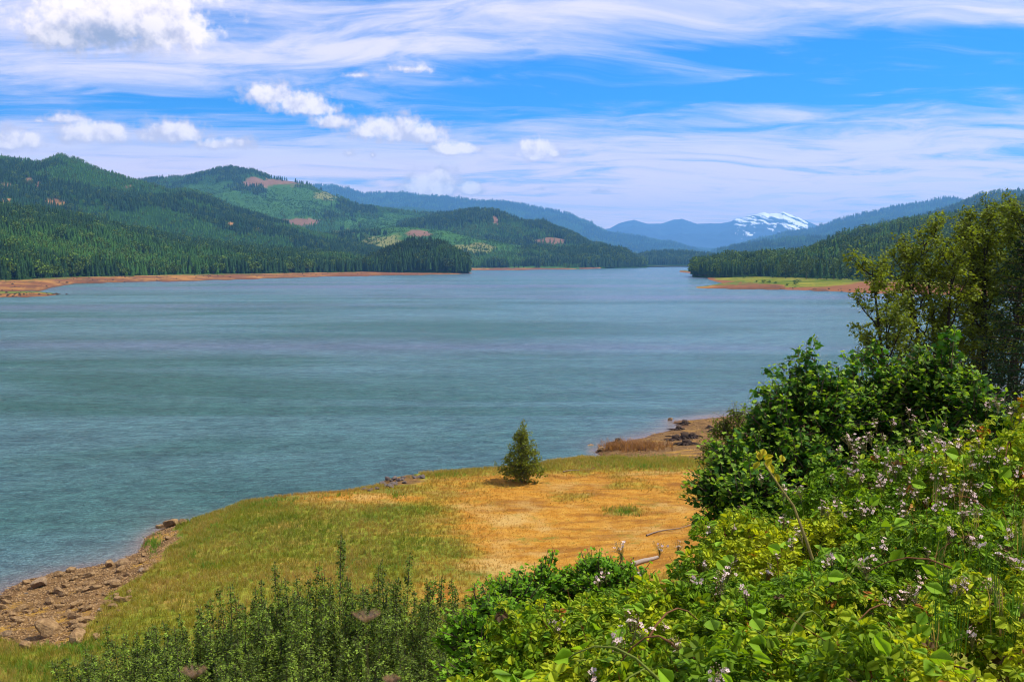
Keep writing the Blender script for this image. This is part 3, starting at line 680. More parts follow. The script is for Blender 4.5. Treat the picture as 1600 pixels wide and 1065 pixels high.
m_, t = mat('snowy_rock'); finish(t, principled(t, t.attr('tint'), .9, None, .1)); me.materials[0] = m_

forest(10, 25000, 'dense dark conifer forest covering the low hill right behind the left shore', (15, 23), bias=1.1, fat=1.05, mid=-.1)
forest(11, 30000, 'green conifer forest covering the tall hill at far left', (12, 20), bias=.8, mid=.9)
forest(12, 30000, 'forest and young plantation on the mountain with the pinkish clearcut', (16, 26), bias=.8, mid=.9)
forest(13, 5200, 'sparse young trees on the light green foothills behind the wooded headland', (12, 20), mid=.9)
forest(14, 15000, 'conifer forest covering the rounded mountain in the middle', (18, 28), bias=.8)
forest(15, 4200, 'conifer wood on the low headland at the end of the lake', (20, 30))
forest(17, 26000, 'blue conifer forest on the long distant ridge', (34, 60), bias=.7)
forest(18, 3000, 'conifer forest on the small ridge before the long blue ridge', (20, 34))
forest(19, 3000, 'dark wood on the flat land in the gap at the lake end', (20, 32))
forest(20, 15000, 'conifer forest climbing the slope behind the right shore', (15, 24), bias=1.0, light=.15, broad=.12)
forest(21, 13000, 'conifer forest on the dark blue hill at the right edge', (28, 42), bias=.75)
forest(22, 4000, 'conifer forest on the low ridge right of the lake end', (20, 32))
forest(23, 14000, 'hazy conifer forest on the long blue ridge at right', (34, 58), bias=.7)

# headland trees, each its own
Pv, v, bare, young, pxs = HILLS[16]
forest(16, 1500, 'dense conifer wood filling the small dome shaped headland', (19, 27), fat=1.05, mid=-1)
for k in range(48):
    j = int((.1+.9*(k/47))*(len(pxs)-1)); i = int(1+r_.random()*4); p = Pv[i, j]
    o_ = link('conifer_tree', CON[k % 4], None, (p[0], p[1], max(p[2], .8)-.4)); h = 17+7*r_.random(); o_.scale = (h*.95, h*.95, h)
    o_.rotation_euler = (0,0,k*1.7); o_['tint'] = [float(q) for q in DARK*(.8+.5*r_.random())]
    tag(o_, 'dark conifer in the front row of the small wooded headland', 'tree', 'conifers at the foot of the wooded headland')
# right shore trees
RF = [(1064,423.6,.5),(1100,425,2),(1130,428,2.5),(1200,433,3),(1300,437,3.5),(1400,440,4),(1600,445,4),(2000,450,4)]
for k in range(88):
    px = 1092+k*4.1+r_.normal()*3; py = np.interp(px, [f[0] for f in RF], [f[1] for f in RF]); z_ = np.interp(px, [f[0] for f in RF], [f[2] for f in RF]); p = atz(px, py, z_)
    d = p[1]*(1+.10*r_.random())
    if r_.random() < .32 and px > 1140:
        far_tree(BRO[k % 3], px, d*.985, z_-.4, 17+8*r_.random(), .75, BL*(.55+.35*r_.random()), 'rounded olive green broadleaf tree at the edge of the right shore woods', 'broadleaf trees at the edge of the right shore woods', 'broadleaf_tree')
    else:
        big = 9*math.exp(-((px-1220)/14)**2)
        far_tree(CON[k % 4], px, d, z_-.4, 16+8*r_.random()+big, 1.05, DARK*(.8+.8*r_.random()), 'dark conifer at the front of the woods behind the right shore meadow', 'conifers at the front of the right shore woods')
# skyline trees
for px, d, py, h in [(97,3500,249,22),(93,3500,250,16),(30,3500,250,20),(482,5450,292,42),(486,5450,293,34),(479,5450,293,30)]:
    z_ = at(px, py, d)[2]; o_ = far_tree(CON[1], px, d, z_-4, h, 1.3, DARK, 'lone conifer standing up on the skyline above the %s' % ('tall left hill' if px < 200 else 'clearcut slope'), 'lone conifers on the skyline of the %s' % ('tall left hill' if px < 200 else 'clearcut mountain'))
# shrubs on the right meadow
def bank_f(px, f): p = bank_pt(RB, px, f); return p
shr = [(1190,.30,3.2),(1200,.33,3.0),(1212,.30,2.4),(1180,.34,2.2),(1241,.30,5.0),(1228,.22,2.5),(1160,.62,4),(1176,.8,5),(1205,.85,5),(1240,.9,6),(1262,.92,5),(1290,.9,5),(1310,.92,6),(1150,.8,5),(1330,.9,5),(1225,.88,4),(1275,.86,3.5),(1345,.88,4)]
for px, f, h in shr:
    p = bank_f(px, f); o_ = link('meadow_shrub', BRO[int(px) % 3], None, (p[0], p[1], p[2]-h*.15)); o_.scale = (h*1.9, h*1.9, h*1.1)
    o_['tint'] = [.045,.11,.02]; tag(o_, 'small green shrub on the grassy meadow of the right shore', 'shrub', 'shrubs on the right shore meadow')

# tree stumps and debris dotting the far mud banks (tiny)
def blobs(n, seed):
    r = np.random.default_rng(seed); ang = np.linspace(0, 2*math.pi, 7)[:-1]
    v_ = [(0,0,.9)]+[(math.cos(a)*.5*(.7+.5*r.random()), math.sin(a)*.5*(.7+.5*r.random()), .5+.4*r.random()) for a in ang]+[(math.cos(a)*(.8+.6*r.random()), math.sin(a)*(.8+.6*r.random()), -.1) for a in ang]
    f = [(0, 1+i, 1+(i+1) % 6) for i in range(6)]+[(1+i, 7+i, 7+(i+1) % 6) for i in range(6)]+[(1+i, 7+(i+1) % 6, 1+(i+1) % 6) for i in range(6)]
    return np.array(v_, float), np.array(f)
st = blobs(1, 3); pos_ = []
for B_, n in ((LB, 260), (SPIT, 190), (RB, 70)):
    Pv, v, pxs = B_
    for k in range(n):
        j = r_.integers(0, len(pxs)-1)
        if B_ is RB: i = r_.integers(2, 9)
        else: i = r_.integers(3, len(v)-2)
        if B_ is RB and pxs[j] < 1200: continue
        if pxs[j] < -20: continue
        pos_.append(Pv[i, j]+np.array([r_.normal()*2, r_.normal()*2, 0]))
pos_ = np.array(pos_); n = len(pos_)
a = np.array([math.cos(0)]); th = r_.random(n)*6.28; fr = np.zeros((n,3,3)); fr[:, 0, 0] = np.cos(th); fr[:, 1, 0] = np.sin(th); fr[:, 0, 1] = -np.sin(th); fr[:, 1, 1] = np.cos(th); fr[:, 2, 2] = 1
v_, f_, c_ = scatter(st[0], st[1], pos_, fr, .5+.8*r_.random(n)**2, np.tile(np.array([[.045,.03,.022]]), (n, 1)))
tag(link('debris', mesh_np('debris', v_, f_, [M_bark], cols=c_)), 'scattered small dark stumps and debris on the distant mud banks', 'debris', kind='stuff')

# ------------------------------------------------------------------ rocks
def rock_mesh(name, seed, sub=2, flat=.6):
    import bmesh
    bm = bmesh.new(); bmesh.ops.create_icosphere(bm, subdivisions=sub, radius=1)
    r = np.random.default_rng(seed); pl = unit(r.normal(size=(9, 3))); off = .5+.32*r.random(9)
    for v_ in bm.verts:
        c_ = np.array(v_.co); 
        for q, o_ in zip(pl, off):
            s_ = c_@q
            if s_ > o_: c_ = c_-q*(s_-o_)*.95
        c_ *= np.array([1, .75+.2*r.random()*0, flat]); c_ += (vnoise(np.array([c_[0]*3+9]), np.array([c_[1]*3+c_[2]*2]), seed)[0]-.5)*.12
        v_.co = c_
    me = bpy.data.meshes.new(name); bm.to_mesh(me); bm.free(); me.materials.append(M_rock); return me
m_, t = mat('dark_rock'); tc = t.n('ShaderNodeTexCoord').outputs['Object']; a = t.noise(tc, 3, 5, .6); finish(t, principled(t, t.mix(a, (.06,.05,.045), (.20,.15,.12)), .9, bump(t, a, .7, .1), .15)); M_rockd = m_
ROCK = [rock_mesh('rock', s, 3, .62+.12*(s % 3)) for s in range(7)]
ROCKD = [rock_mesh('rock', s, 2, .8) for s in range(20, 24)]
for q in ROCKD: q.materials.clear(); q.materials.append(M_rockd)
def ground_pt(px, py):
    z_ = 1.5
    for _ in range(12):
        p = atz(px, py, z_); z_ = .5*z_+.5*float(ground(np.array([p[0]]), np.array([p[1]]))[0])
    return atz(px, py, z_)
bould = [(75,992,1.15,'large flat topped sandy brown boulder nearest the bottom left corner'),(172,884,.62,'rounded tan boulder at the water edge beside its darker neighbour'),(192,882,.58,'dark tan boulder at the water edge right of the rounded one'),
         (62,916,.85,'wide dark undercut boulder on the gravel near the waterline'),(112,893,.50,'pointed tan boulder standing up at the waterline'),(90,900,.45,'small dark split rock at the waterline between larger boulders'),
         (122,1000,.85,'low dark brown slab at the grass edge below the boulders'),(115,977,.50,'dark rounded rock right of the large flat boulder'),(30,973,.42,'dark rounded rock on gravel at far left'),(78,942,.52,'brown rock half way between shore and grass'),
         (268,822,.95,'long flat tan slab on the gravel point'),(251,825,.5,'dark blocky rock beside the flat slab on the gravel point'),(285,818,.5,'dark flat rock on the far side of the gravel point'),(262,842,.4,'small rock at the near tip of the gravel point'),
         (222,878,.42,'dark grey rock at the grass edge near the waterline'),(225,868,.38,'grey rock above its twin at the grass edge near the waterline'),(202,928,.38,'grey rock in the green grass right of the boulders'),(201,936,.35,'small pale rock under the grey rock in the grass'),
         (40,1012,.5,'brown rock at lower left below the large boulder'),(10,938,.5,'flat brown rock at the waterline at the left edge'),(140,900,.5,'flat pale slab on the gravel behind the waterline boulders'),(180,916,.5,'square tan rock on the gravel near the grass edge'),
         (572,760,.5,'dark rock at the tip of the stony bank left of the lone tree'),(590,754,.55,'dark grey rock on the stony bank left of the lone tree'),(605,750,.45,'jagged rock in the middle of the stony bank'),(150,997,.4,'small rock just inside the grass below the boulders'),
         (1047,657,.5,'dark flat rock at the tip of the far gravel point'),(922,703,1.0,'brown rock in the water beside the grassy shore right of the lone tree'),(938,704,.7,'dark low rock at the shore right of the brown one')]
for k, (px, py, s_, lb) in enumerate(bould):
    p = ground_pt(px, py); o_ = link('boulder', ROCK[k % 7], None, p+np.array([0,0,s_*.26])); o_.scale = (s_*.85, s_*.72, s_*.75); o_.rotation_euler = (r_.normal()*.15, r_.normal()*.15, r_.random()*6.28)
    tag(o_, lb, 'boulder', 'boulders on the near shores')
seen = 0; tries = 0
while seen < 120 and tries < 2000:
    tries += 1; px = r_.random()*235; py = 885+r_.random()*125
    if (262-px)-(py-860)*.95 < -12 or py > 1006 or py < 905-px*.12+8 or (px-75)**2/2200+(py-990)**2/900 < 1: continue
    p = ground_pt(px, py)
    if p[2] < .05: continue
    s_ = .10+.30*r_.random()**2; o_ = link('shore_rock', ROCK[seen % 7], None, p+np.array([0,0,s_*.28])); o_.scale = (s_*(1+.5*r_.random()), s_, s_*.9); o_.rotation_euler = (r_.normal()*.2, r_.normal()*.2, r_.random()*6.28)
    tag(o_, 'small brown rock among many on the gravel of the lower left shore', 'rock', 'small rocks strewn over the lower left shore'); seen += 1
# bank stones left of the lone tree
for k in range(46):
    px = 568+r_.random()*95; py = 764-(px-568)*.27+(r_.random()-.3)*12; p = ground_pt(px, py)
    s_ = .2+.25*r_.random(); o_ = link('bank_stone', ROCK[k % 7], None, p+np.array([0,0,s_*.15])); o_.scale = (s_*1.2, s_, s_*.9); o_.rotation_euler = (0, 0, r_.random()*6.28)
    tag(o_, 'small stone on the stony bank between the lake and the lone tree', 'stone', 'stones on the bank left of the lone tree')
# gravel
gm = rock_mesh('pebble', 91, 1, .6)
for k, o_ in enumerate([q for q in bpy.data.objects if q.name.startswith('bank_stone') or (q.name.startswith('boulder') and 'stony bank' in q.get('label', ''))]): o_.data = ROCKD[k % 4]
def ground_cloud(n, box, test, seed):
    r = np.random.default_rng(seed); out = []
    x0, x1, y0, y1 = box
    x = x0+(x1-x0)*r.random(n); y = y0+(y1-y0)*r.random(n); z_ = ground(x, y); P_ = np.stack([x, y, z_], -1)
    px, py = proj(P_); g_, gn_ = covers(P_); k = test(px, py, z_, g_, gn_, r.random(n)); return P_[k], g_[k], gn_[k]
Pg = np.concatenate([ground_cloud(60000, (-48,-22,46,80), lambda px, py, z_, g_, gn_, q: (g_ > .5) & (z_ > -.1) & (px > -20), 1)[0],
                     ground_cloud(26000, (5,50,95,160), lambda px, py, z_, g_, gn_, q: (g_ > .5) & (z_ > -.05) & (px < 1250) & (q < .6), 2)[0]])
n = len(Pg); nv = len(gm.vertices); tv = np.zeros(nv*3, np.float32); gm.vertices.foreach_get('co', tv); tv = tv.reshape(-1, 3)
tf = np.array([p.vertices[:] for p in gm.polygons]); keep = r_.permutation(n)[:11000]; Pg = Pg[keep]; n = len(Pg)
th = r_.random(n)*6.28; fr = np.zeros((n,3,3)); fr[:, 0, 0] = np.cos(th); fr[:, 1, 0] = np.sin(th); fr[:, 0, 1] = -np.sin(th); fr[:, 1, 1] = np.cos(th); fr[:, 2, 2] = 1
v_, f_, _ = scatter(tv, tf, Pg, fr, (.03+.11*r_.random(n)**3)*np.where(Pg[:, 1] > 90, 1.4, 1))
tag(link('gravel', mesh_np('gravel', v_, f_, [M_rock])), 'loose brown gravel covering the near shores', 'gravel', kind='stuff')

# ------------------------------------------------------------------ stumps on the far beach
def stump(px, py, s_, seed, label, roots=9):
    s_ *= .85
    r = np.random.default_rng(seed); p = ground_pt(px, py); e = empty('tree_stump', p)
    tag(e, label, 'stump', 'old tree stumps on the gravel beach'); e.scale = (1.15, 1.15, .62); dk = (.050,.032,.022)
    an = np.linspace(0, 2*math.pi, 11)[:-1]; ring = []
    for zf, rf in ((-.1,.62),(.15,.44),(.45,.34),(.75,.32)):
        ring.append([(math.cos(a)*rf*(.8+.4*r.random()), math.sin(a)*rf*(.8+.4*r.random()), zf+(.25*r.random() if zf > .7 else 0)) for a in an])
    V_ = np.array(ring).reshape(-1, 3); F_ = []
    for i in range(3):
        for j in range(10): F_ += [(i*10+j, i*10+(j+1) % 10, (i+1)*10+(j+1) % 10), (i*10+j, (i+1)*10+(j+1) % 10, (i+1)*10+j)]
    V_ = np.concatenate([V_, [[0,0,.55]]]); F_ += [(30+j, 30+(j+1) % 10, 40) for j in range(10)]
    link('trunk', mesh_np('stump_trunk', V_*s_, F_, [M_bark], cols=dk), e)
    for k in range(roots):
        a = k*2*math.pi/roots+r.normal()*.2; L_ = .9+.8*r.random(); h = .15+.3*r.random()
        pts = [(math.cos(a+.15*q*r.normal())*(.25+L_*q/4), math.sin(a+.1*q)*(.25+L_*q/4), h+.18*math.sin(q*1.3+k)-.16*q) for q in range(5)]
        v_, f_, c_ = tube(np.array(pts)*s_, np.array([.16,.12,.09,.06,.02])*s_, 5, dk); link('root', mesh_np('root', v_, f_, [M_bark], cols=c_), e)
stump(966,692,1.2,1,'single dark stump at the waterline right of the lone tree'); stump(1070,662,1.1,2,'dark upright stump at the water edge on the gravel point')
stump(1060,671,1.0,3,'low broken stump between the waterline and the big stump cluster'); stump(1056,687,1.3,4,'leftmost stump of the dark cluster on the gravel beach')
stump(1070,685,1.5,5,'tallest stump in the middle of the dark cluster'); stump(1082,684,1.2,6,'rightmost stump of the dark cluster on the gravel beach')
stump(1072,695,1.4,7,'stump with long spreading roots in front of the dark cluster', 12); stump(1120,672,1.2,8,'dark stump half hidden behind the yellow green shrub'); stump(1108,668,.7,9,'small flat stump on bare gravel behind the cluster')
# driftwood log and sticks on the dry meadow
p0 = ground_pt(985,886); p1 = ground_pt(1028,872); pts = [p0*(1-q)+p1*q+np.array([0,.03*math.sin(q*6),.12+.03*math.sin(q*5)]) for q in np.linspace(0, 1, 7)]
v_, f_, c_ = tube(np.array(pts)-p0, [.10,.16,.15,.15,.13,.12,.10], 7, (.34,.27,.21)); o_ = link('driftwood_log', mesh_np('log', v_, f_, [M_bark], False, cols=c_), None, p0)
tag(o_, 'bleached grey driftwood log lying on the dry grass behind the brambles', 'log')
for (a, b, c1_, d1_, lb) in [(1010,838,1090,818,'long thin grey branch lying on the dry grass near the maple'),(880,738,930,733,'thin pale stick lying on the grass right of the lone tree')]:
    p0 = ground_pt(a, b); p1 = ground_pt(c1_, d1_); pts = np.array([p0*(1-q)+p1*q+np.array([0,.25*math.sin(q*7),.1]) for q in np.linspace(0, 1, 9)])-p0
    v_, f_, c_ = tube(pts, np.linspace(.06,.02,9), 5, (.25,.18,.13)); tag(link('fallen_branch', mesh_np('branch', v_, f_, [M_bark], cols=c_), None, p0), lb, 'branch')

# ------------------------------------------------------------------ grass on the near slope and meadow
def tuft_mesh(seed, n=9):
    r = np.random.default_rng(seed); Vt, Ft = [], []
    for k in range(n):
        b_ = r.normal(size=2)*.12; a = r.random()*6.28; lean = .15+.5*r.random(); h = .6+.4*r.random(); w = .022
        tip = (b_[0]+math.cos(a)*lean*h, b_[1]+math.sin(a)*lean*h, h); midp = (b_[0]+math.cos(a)*lean*h*.35, b_[1]+math.sin(a)*lean*h*.35, h*.6)
        s_ = (-math.sin(a)*w, math.cos(a)*w); i = len(Vt)
        Vt += [(b_[0]-s_[0], b_[1]-s_[1], -.05), (b_[0]+s_[0], b_[1]+s_[1], -.05), (midp[0]+s_[0]*.8, midp[1]+s_[1]*.8, midp[2]), (midp[0]-s_[0]*.8, midp[1]-s_[1]*.8, midp[2]), tip]
        Ft += [(i, i+1, i+2), (i, i+2, i+3), (i+3, i+2, i+4)]
    return np.array(Vt), np.array(Ft)
def grass(name, Pq, hs, cols, seed, label):
    r = np.random.default_rng(seed); parts = []; n = len(Pq); var = r.integers(0, 4, n)
    for k in range(4):
        s_ = var == k; m2 = s_.sum(); th = r.random(m2)*6.28; fr = np.zeros((m2,3,3)); fr[:, 0, 0] = np.cos(th); fr[:, 1, 0] = np.sin(th); fr[:, 0, 1] = -np.sin(th); fr[:, 1, 1] = np.cos(th); fr[:, 2, 2] = 1
        TV, TF = tuft_mesh(seed*10+k, 6); h = hs[s_]; parts.append(scatter(TV, TF, Pq[s_], fr, np.stack([h*1.3, h*1.3, h], -1), cols[s_]))
    v_, f_, c_ = join(parts); return tag(link(name, mesh_np(name, v_, f_, [M_leaf], cols=c_)), label, 'grass', kind='stuff')
Pq, g_, gn_ = ground_cloud(220000, (-48,34,30,112), lambda px, py, z_, g_, gn_, q: (g_ < .35) & (z_ > .3) & (px > -60) & (px < 1190) & (py < 1075) & (q < .45+.55*np.clip(gn_, 0, 1)), 5)
pat = fbm(Pq[:, 0], Pq[:, 1], 3.5, 4, 61); pat2 = fbm(Pq[:, 0], Pq[:, 1], 14, 3, 62)
keep = r_.permutation(len(Pq))[:52000]; Pq, gn_, pat, pat2 = Pq[keep], gn_[keep], pat[keep], pat2[keep]
tan_ = np.array([.42,.28,.09]); ylw = np.array([.28,.26,.028]); grn_ = np.array([.13,.20,.012])
f1 = np.clip(.5+.16*sstep(-Pq[:, 0], 2, 22)+pat*.9+r_.normal(size=len(Pq))*.2-.5*(1-gn_), 0, 1)[:, None]; f2 = np.clip(.5+pat2*1.2+r_.normal(size=len(Pq))*.25, 0, 1)[:, None]
cc = (grn_*f2+ylw*(1-f2))*f1+(tan_*(1-f2*.3)+ylw*f2*.3)*(1-f1); qd = np.clip(1.15-gn_*1.3+r_.normal(size=len(Pq))*.22, 0, 1)[:, None]; cc = cc*(1-qd)+np.array([.44,.235,.04])*(.6+.6*r_.random((len(Pq), 1)))*qd
hs = (.22+.22*r_.random(len(Pq)))*(.3+.7*np.clip(gn_*1.2, 0, 1)); grass('grass', Pq, hs, cc*(.8+.4*r_.random((len(Pq), 1))), 3, 'green and straw coloured grass over the bank and meadow')
# weedy green clumps along the edge
Pw = []
for px, py, rx, ry, n in [(410,785,45,6,260),(330,352+470,20,10,60),(680,740,60,5,160),(500,775,60,3,70),(960,722,60,8,220),(1050,720,40,6,160),(1005,728,18,5,80),(600,846,20,3,0),(240,850,12,12,120),(300,870,10,6,50),(130,1015,60,8,200),(60,1045,40,8,120),(975,799,22,5,110),(620,775,10,3,40),(325,885,14,5,60),(760,737,20,3,50)]:
    for _ in range(n): Pw.append(ground_pt(px+r_.normal()*rx*.6, py+r_.normal()*ry*.7))
Pw = np.array(Pw); cw = np.array([.115,.23,.018])*(.7+.7*r_.random((len(Pw), 1))); grass('weeds', Pw, .22+.22*r_.random(len(Pw)), cw, 5, 'bright green weeds growing in patches along the bank edge')
# brown reeds on the beach
Pw = np.array([ground_pt(990+r_.normal()*26, 699+r_.normal()*3.0) for _ in range(420)]); grass('reeds', Pw, .5+.5*r_.random(len(Pw)), np.array([.28,.14,.06])*(.7+.6*r_.random((len(Pw), 1))), 6, 'reddish brown dry reeds on the beach before the stumps')

# ------------------------------------------------------------------ leafy plants
UP = np.array([0,0,1.])
def shoots_leaves(O, Dr, Ln, per, leaf, size, tint, r, droop=.25, petiole=.5, taper=.5, nup=.7, tipc=None):
    """leaves set along many shoots; O origins, Dr directions, Ln lengths"""
    n = len(O); t_ = (np.arange(per)+.5)/per; t_ = t_[None]+r.normal(size=(n, per))*.03
    base = O[:, None]+Dr[:, None]*Ln[:, None, None]*t_[..., None]; base[..., 2] -= droop*Ln[:, None]*t_**2*.5
    rd = r.normal(size=(n, per, 3)); rd = unit(rd-(rd*Dr[:, None]).sum(-1, keepdims=True)*Dr[:, None])
    sz = size*(1-taper*np.clip(t_, 0, 1))*(.75+.5*r.random((n, per)))
    pos_ = base+rd*sz[..., None]*petiole; Hd = unit(rd+Dr[:, None]*.5+r.normal(size=rd.shape)*.25)
    Nn = UP*nup+rd*.35+r.normal(size=rd.shape)*.42+SUNV*.15
    tl = np.broadcast_to(np.asarray(tint, float), (n, 3))[:, None]*(.7+.6*r.random((n, per, 1)))
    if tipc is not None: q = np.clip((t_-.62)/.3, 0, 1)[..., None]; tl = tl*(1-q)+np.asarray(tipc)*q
    P_ = pos_.reshape(-1, 3); fr = frames(Nn.reshape(-1, 3), Hd.reshape(-1, 3)+1e-4)
    v_, f_, c_ = scatter(leaf[0], leaf[1], P_, fr, sz.reshape(-1), tl.reshape(-1, 3))
    E = O+Dr*Ln[:, None]; E[:, 2] -= droop*Ln*.5
    return (v_, f_, c_), (O, E), (P_, fr, sz.reshape(-1))

def ellipsoid_shoots(centres, n, r, length, inner=.35, up=.55, lump=.22):
    """shoot origins through a crown made of several lobes, pointing outward"""
    C_ = np.array([c_[:3] for c_ in centres], float); Rr = np.array([c_[3:6] for c_ in centres], float); vol = Rr.prod(1)**.67; w_ = vol/vol.sum()
    n = int(n*1.45); k = r.choice(len(C_), n, p=w_); d = unit(r.normal(size=(n, 3))); d[:, 2] = np.abs(d[:, 2])*.9*np.where(r.random(n) < .72, 1, -1); d = unit(d)
    rad = (inner+(1-inner)*r.random(n)**.55)*(1+lump*1.9*fbm(d[:, 0]*2.6+k*5, d[:, 1]*2.6+d[:, 2]*2.2, 1, 3, 7)); p = C_[k]+d*Rr[k]*rad[:, None]
    sc_ = max(.25, Rr[:, 0].mean()*.85); g_ = fbm(p[:, 0]+p[:, 2]*.8, p[:, 1]*1.1-p[:, 2]*.7, sc_, 2, 33); kp = np.where(g_ > np.quantile(g_, .31))[0]
    p, d, k, rad = p[kp], d[kp], k[kp], rad[kp]; n = len(kp)
    dr = unit(d+UP*up+r.normal(size=(n, 3))*.35); return p, dr, length*(.55+.8*r.random(n)), C_[k], rad

def shrub(name, cat, label, group, base, lobes, n, leaf, size, tint, seed, length=.45, per=7, tipc=None, tall=(), stemc=(.10,.07,.045), parts_leaves=0, nup=.7, droop=.25):
    r = np.random.default_rng(seed); e = empty(name, base); tag(e, label, cat, group)
    lob = [(c_[0]-base[0], c_[1]-base[1], c_[2]-base[2], *c_[3:]) for c_ in lobes]
    O, Dr, Ln, K, rad = ellipsoid_shoots(lob, n, r, length); n = len(O)
    tl = np.asarray(tint)*(.55+.85*r.random((n, 1)))*(.8+.25*rad[:, None])
    for q in tall:                                  # leading shoots rising above the crown
        q = np.asarray(q)-base
        for _k in range(11):
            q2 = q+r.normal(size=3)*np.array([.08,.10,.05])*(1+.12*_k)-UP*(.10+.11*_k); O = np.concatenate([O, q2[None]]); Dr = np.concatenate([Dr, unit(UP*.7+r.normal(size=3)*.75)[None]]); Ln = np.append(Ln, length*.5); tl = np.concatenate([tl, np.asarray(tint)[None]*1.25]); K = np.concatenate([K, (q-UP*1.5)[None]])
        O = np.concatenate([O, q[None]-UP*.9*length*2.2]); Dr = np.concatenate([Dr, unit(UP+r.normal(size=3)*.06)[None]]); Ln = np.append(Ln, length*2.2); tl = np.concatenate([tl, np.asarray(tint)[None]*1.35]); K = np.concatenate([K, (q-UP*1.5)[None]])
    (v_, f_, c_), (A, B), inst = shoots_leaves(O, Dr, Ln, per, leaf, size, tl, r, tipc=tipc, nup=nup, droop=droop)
    if parts_leaves:
        P_, fr, sz = inst; wpos = P_+np.asarray(base); px, py = proj(wpos); nl = len(P_)
        face = -(fr[:, :, 2]*unit(wpos-np.array([0,0,H]))).sum(1); dist = np.linalg.norm(wpos-np.array([0,0,H]), axis=1)
        out = np.linalg.norm(P_-np.repeat(K, per, 0)[:nl], axis=1) if len(K)*per == nl else 0
        facing = unit(np.asarray([0,0,H])-np.asarray(base)); score = np.abs(face)*sz/dist*((px > 0) & (px < 1600) & (py > 0) & (py < 1065))*(1+.8*((P_@facing) > np.percentile(P_@facing, 70)))
        sel = np.argsort(-score)[:parts_leaves]; mask = np.ones(nl, bool); mask[sel] = False
        nf = len(leaf[1]); nvv = len(leaf[0]); cs = c_.reshape(nl, nvv, 3)[:, 0]
        meshes = []
        lum = cs[sel].sum(1); order = np.argsort(lum); groups = np.array_split(sel[order], 6)
        for gq in groups:
            me_ = mesh_np('leaf', leaf[0], leaf[1], [M_leaf], cols=cs[gq].mean(0)); 
            for q in gq: add_leaf(me_, P_[q], fr[q], sz[q], e)
        v_, f_, c_ = scatter(leaf[0], leaf[1], P_[mask], fr[mask], sz[mask], cs[mask])
    fo = link('foliage', mesh_np('foliage', v_, f_, [M_leaf], cols=c_), e); fo['kind'] = 'stuff'
    st1 = sticks(A, B, .008*size/.12+.003, .003, stemc); lim = r.random(len(O)) < .22
    st2 = sticks(K[lim]*.55+np.array([0,0,-.1])+r.normal(size=(lim.sum(), 3))*.08, O[lim], .02, .008, stemc)
    trunks = []
    for k in range(5):
        c_k = np.array(lob[k % len(lob)][:3]); a = r.random()*6.28; s0 = np.array([math.cos(a)*.25, math.sin(a)*.25, -.2])
        pts = [s0+(c_k-s0)*q+r.normal(size=3)*.06 for q in np.linspace(0, 1, 6)]; trunks.append(tube(pts, np.linspace(.05,.015,6), 6, stemc))
    v_, f_, c_ = join([st1, st2]+trunks); link('stems', mesh_np('stems', v_, f_, [M_bark], cols=c_), e)
    return e
from mathutils import Matrix
def add_leaf(me_, p, fr, s_, e, name='leaf'):
    o_ = bpy.data.objects.new(name, me_); COL.objects.link(o_); o_.parent = e
    M4 = Matrix([[*(fr[i]*s_), p[i]] for i in range(3)]+[[0,0,0,1]]); o_.matrix_local = M4; return o_
def lobe(px, py, d, rpx, rpy=None, depth=None):      # a crown lobe from its place in the view, real size in metres
    p = at(px, py, d); a = rpx/F*d; b = (rpy or rpx)/F*d; return (p[0], p[1], p[2], a, depth or a, b)
def gz(x, y): return float(ground(np.array([x]), np.array([y]))[0])

# --- bigleaf maple shrubs
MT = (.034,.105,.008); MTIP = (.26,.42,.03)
def mk_maple(label, lobes, tops, n, seed, pl, d0):
    lobes = [(*l_[:2], l_[2]-.24, l_[3]*.84, l_[4]*.84, l_[5]*.84) for l_ in lobes]
    c_ = lobes[0]; b = np.array([c_[0], c_[1], gz(c_[0], c_[1])])
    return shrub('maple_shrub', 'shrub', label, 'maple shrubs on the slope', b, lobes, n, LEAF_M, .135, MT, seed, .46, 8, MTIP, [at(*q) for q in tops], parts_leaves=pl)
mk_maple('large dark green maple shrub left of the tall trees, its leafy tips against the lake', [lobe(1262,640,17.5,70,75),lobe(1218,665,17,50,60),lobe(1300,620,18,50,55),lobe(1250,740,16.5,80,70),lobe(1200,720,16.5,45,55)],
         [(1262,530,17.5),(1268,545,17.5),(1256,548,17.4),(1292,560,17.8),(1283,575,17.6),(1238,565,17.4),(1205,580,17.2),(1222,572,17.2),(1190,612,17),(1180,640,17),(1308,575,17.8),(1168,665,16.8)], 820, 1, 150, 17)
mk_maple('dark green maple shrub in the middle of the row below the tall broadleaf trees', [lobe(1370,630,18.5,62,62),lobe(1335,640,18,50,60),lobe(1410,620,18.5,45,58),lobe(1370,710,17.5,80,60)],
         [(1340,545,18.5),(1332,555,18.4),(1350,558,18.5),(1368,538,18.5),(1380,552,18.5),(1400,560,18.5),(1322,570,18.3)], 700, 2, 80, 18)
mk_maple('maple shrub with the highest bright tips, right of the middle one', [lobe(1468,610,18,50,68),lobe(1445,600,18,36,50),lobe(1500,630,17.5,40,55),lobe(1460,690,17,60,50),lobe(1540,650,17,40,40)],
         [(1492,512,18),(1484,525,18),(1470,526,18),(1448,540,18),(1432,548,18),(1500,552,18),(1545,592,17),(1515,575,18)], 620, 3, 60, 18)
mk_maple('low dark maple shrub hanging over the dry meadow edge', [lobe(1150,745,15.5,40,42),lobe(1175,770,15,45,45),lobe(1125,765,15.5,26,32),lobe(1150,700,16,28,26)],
         [(1120,735,15.5),(1143,668,16)], 420, 4, 60, 15.5)
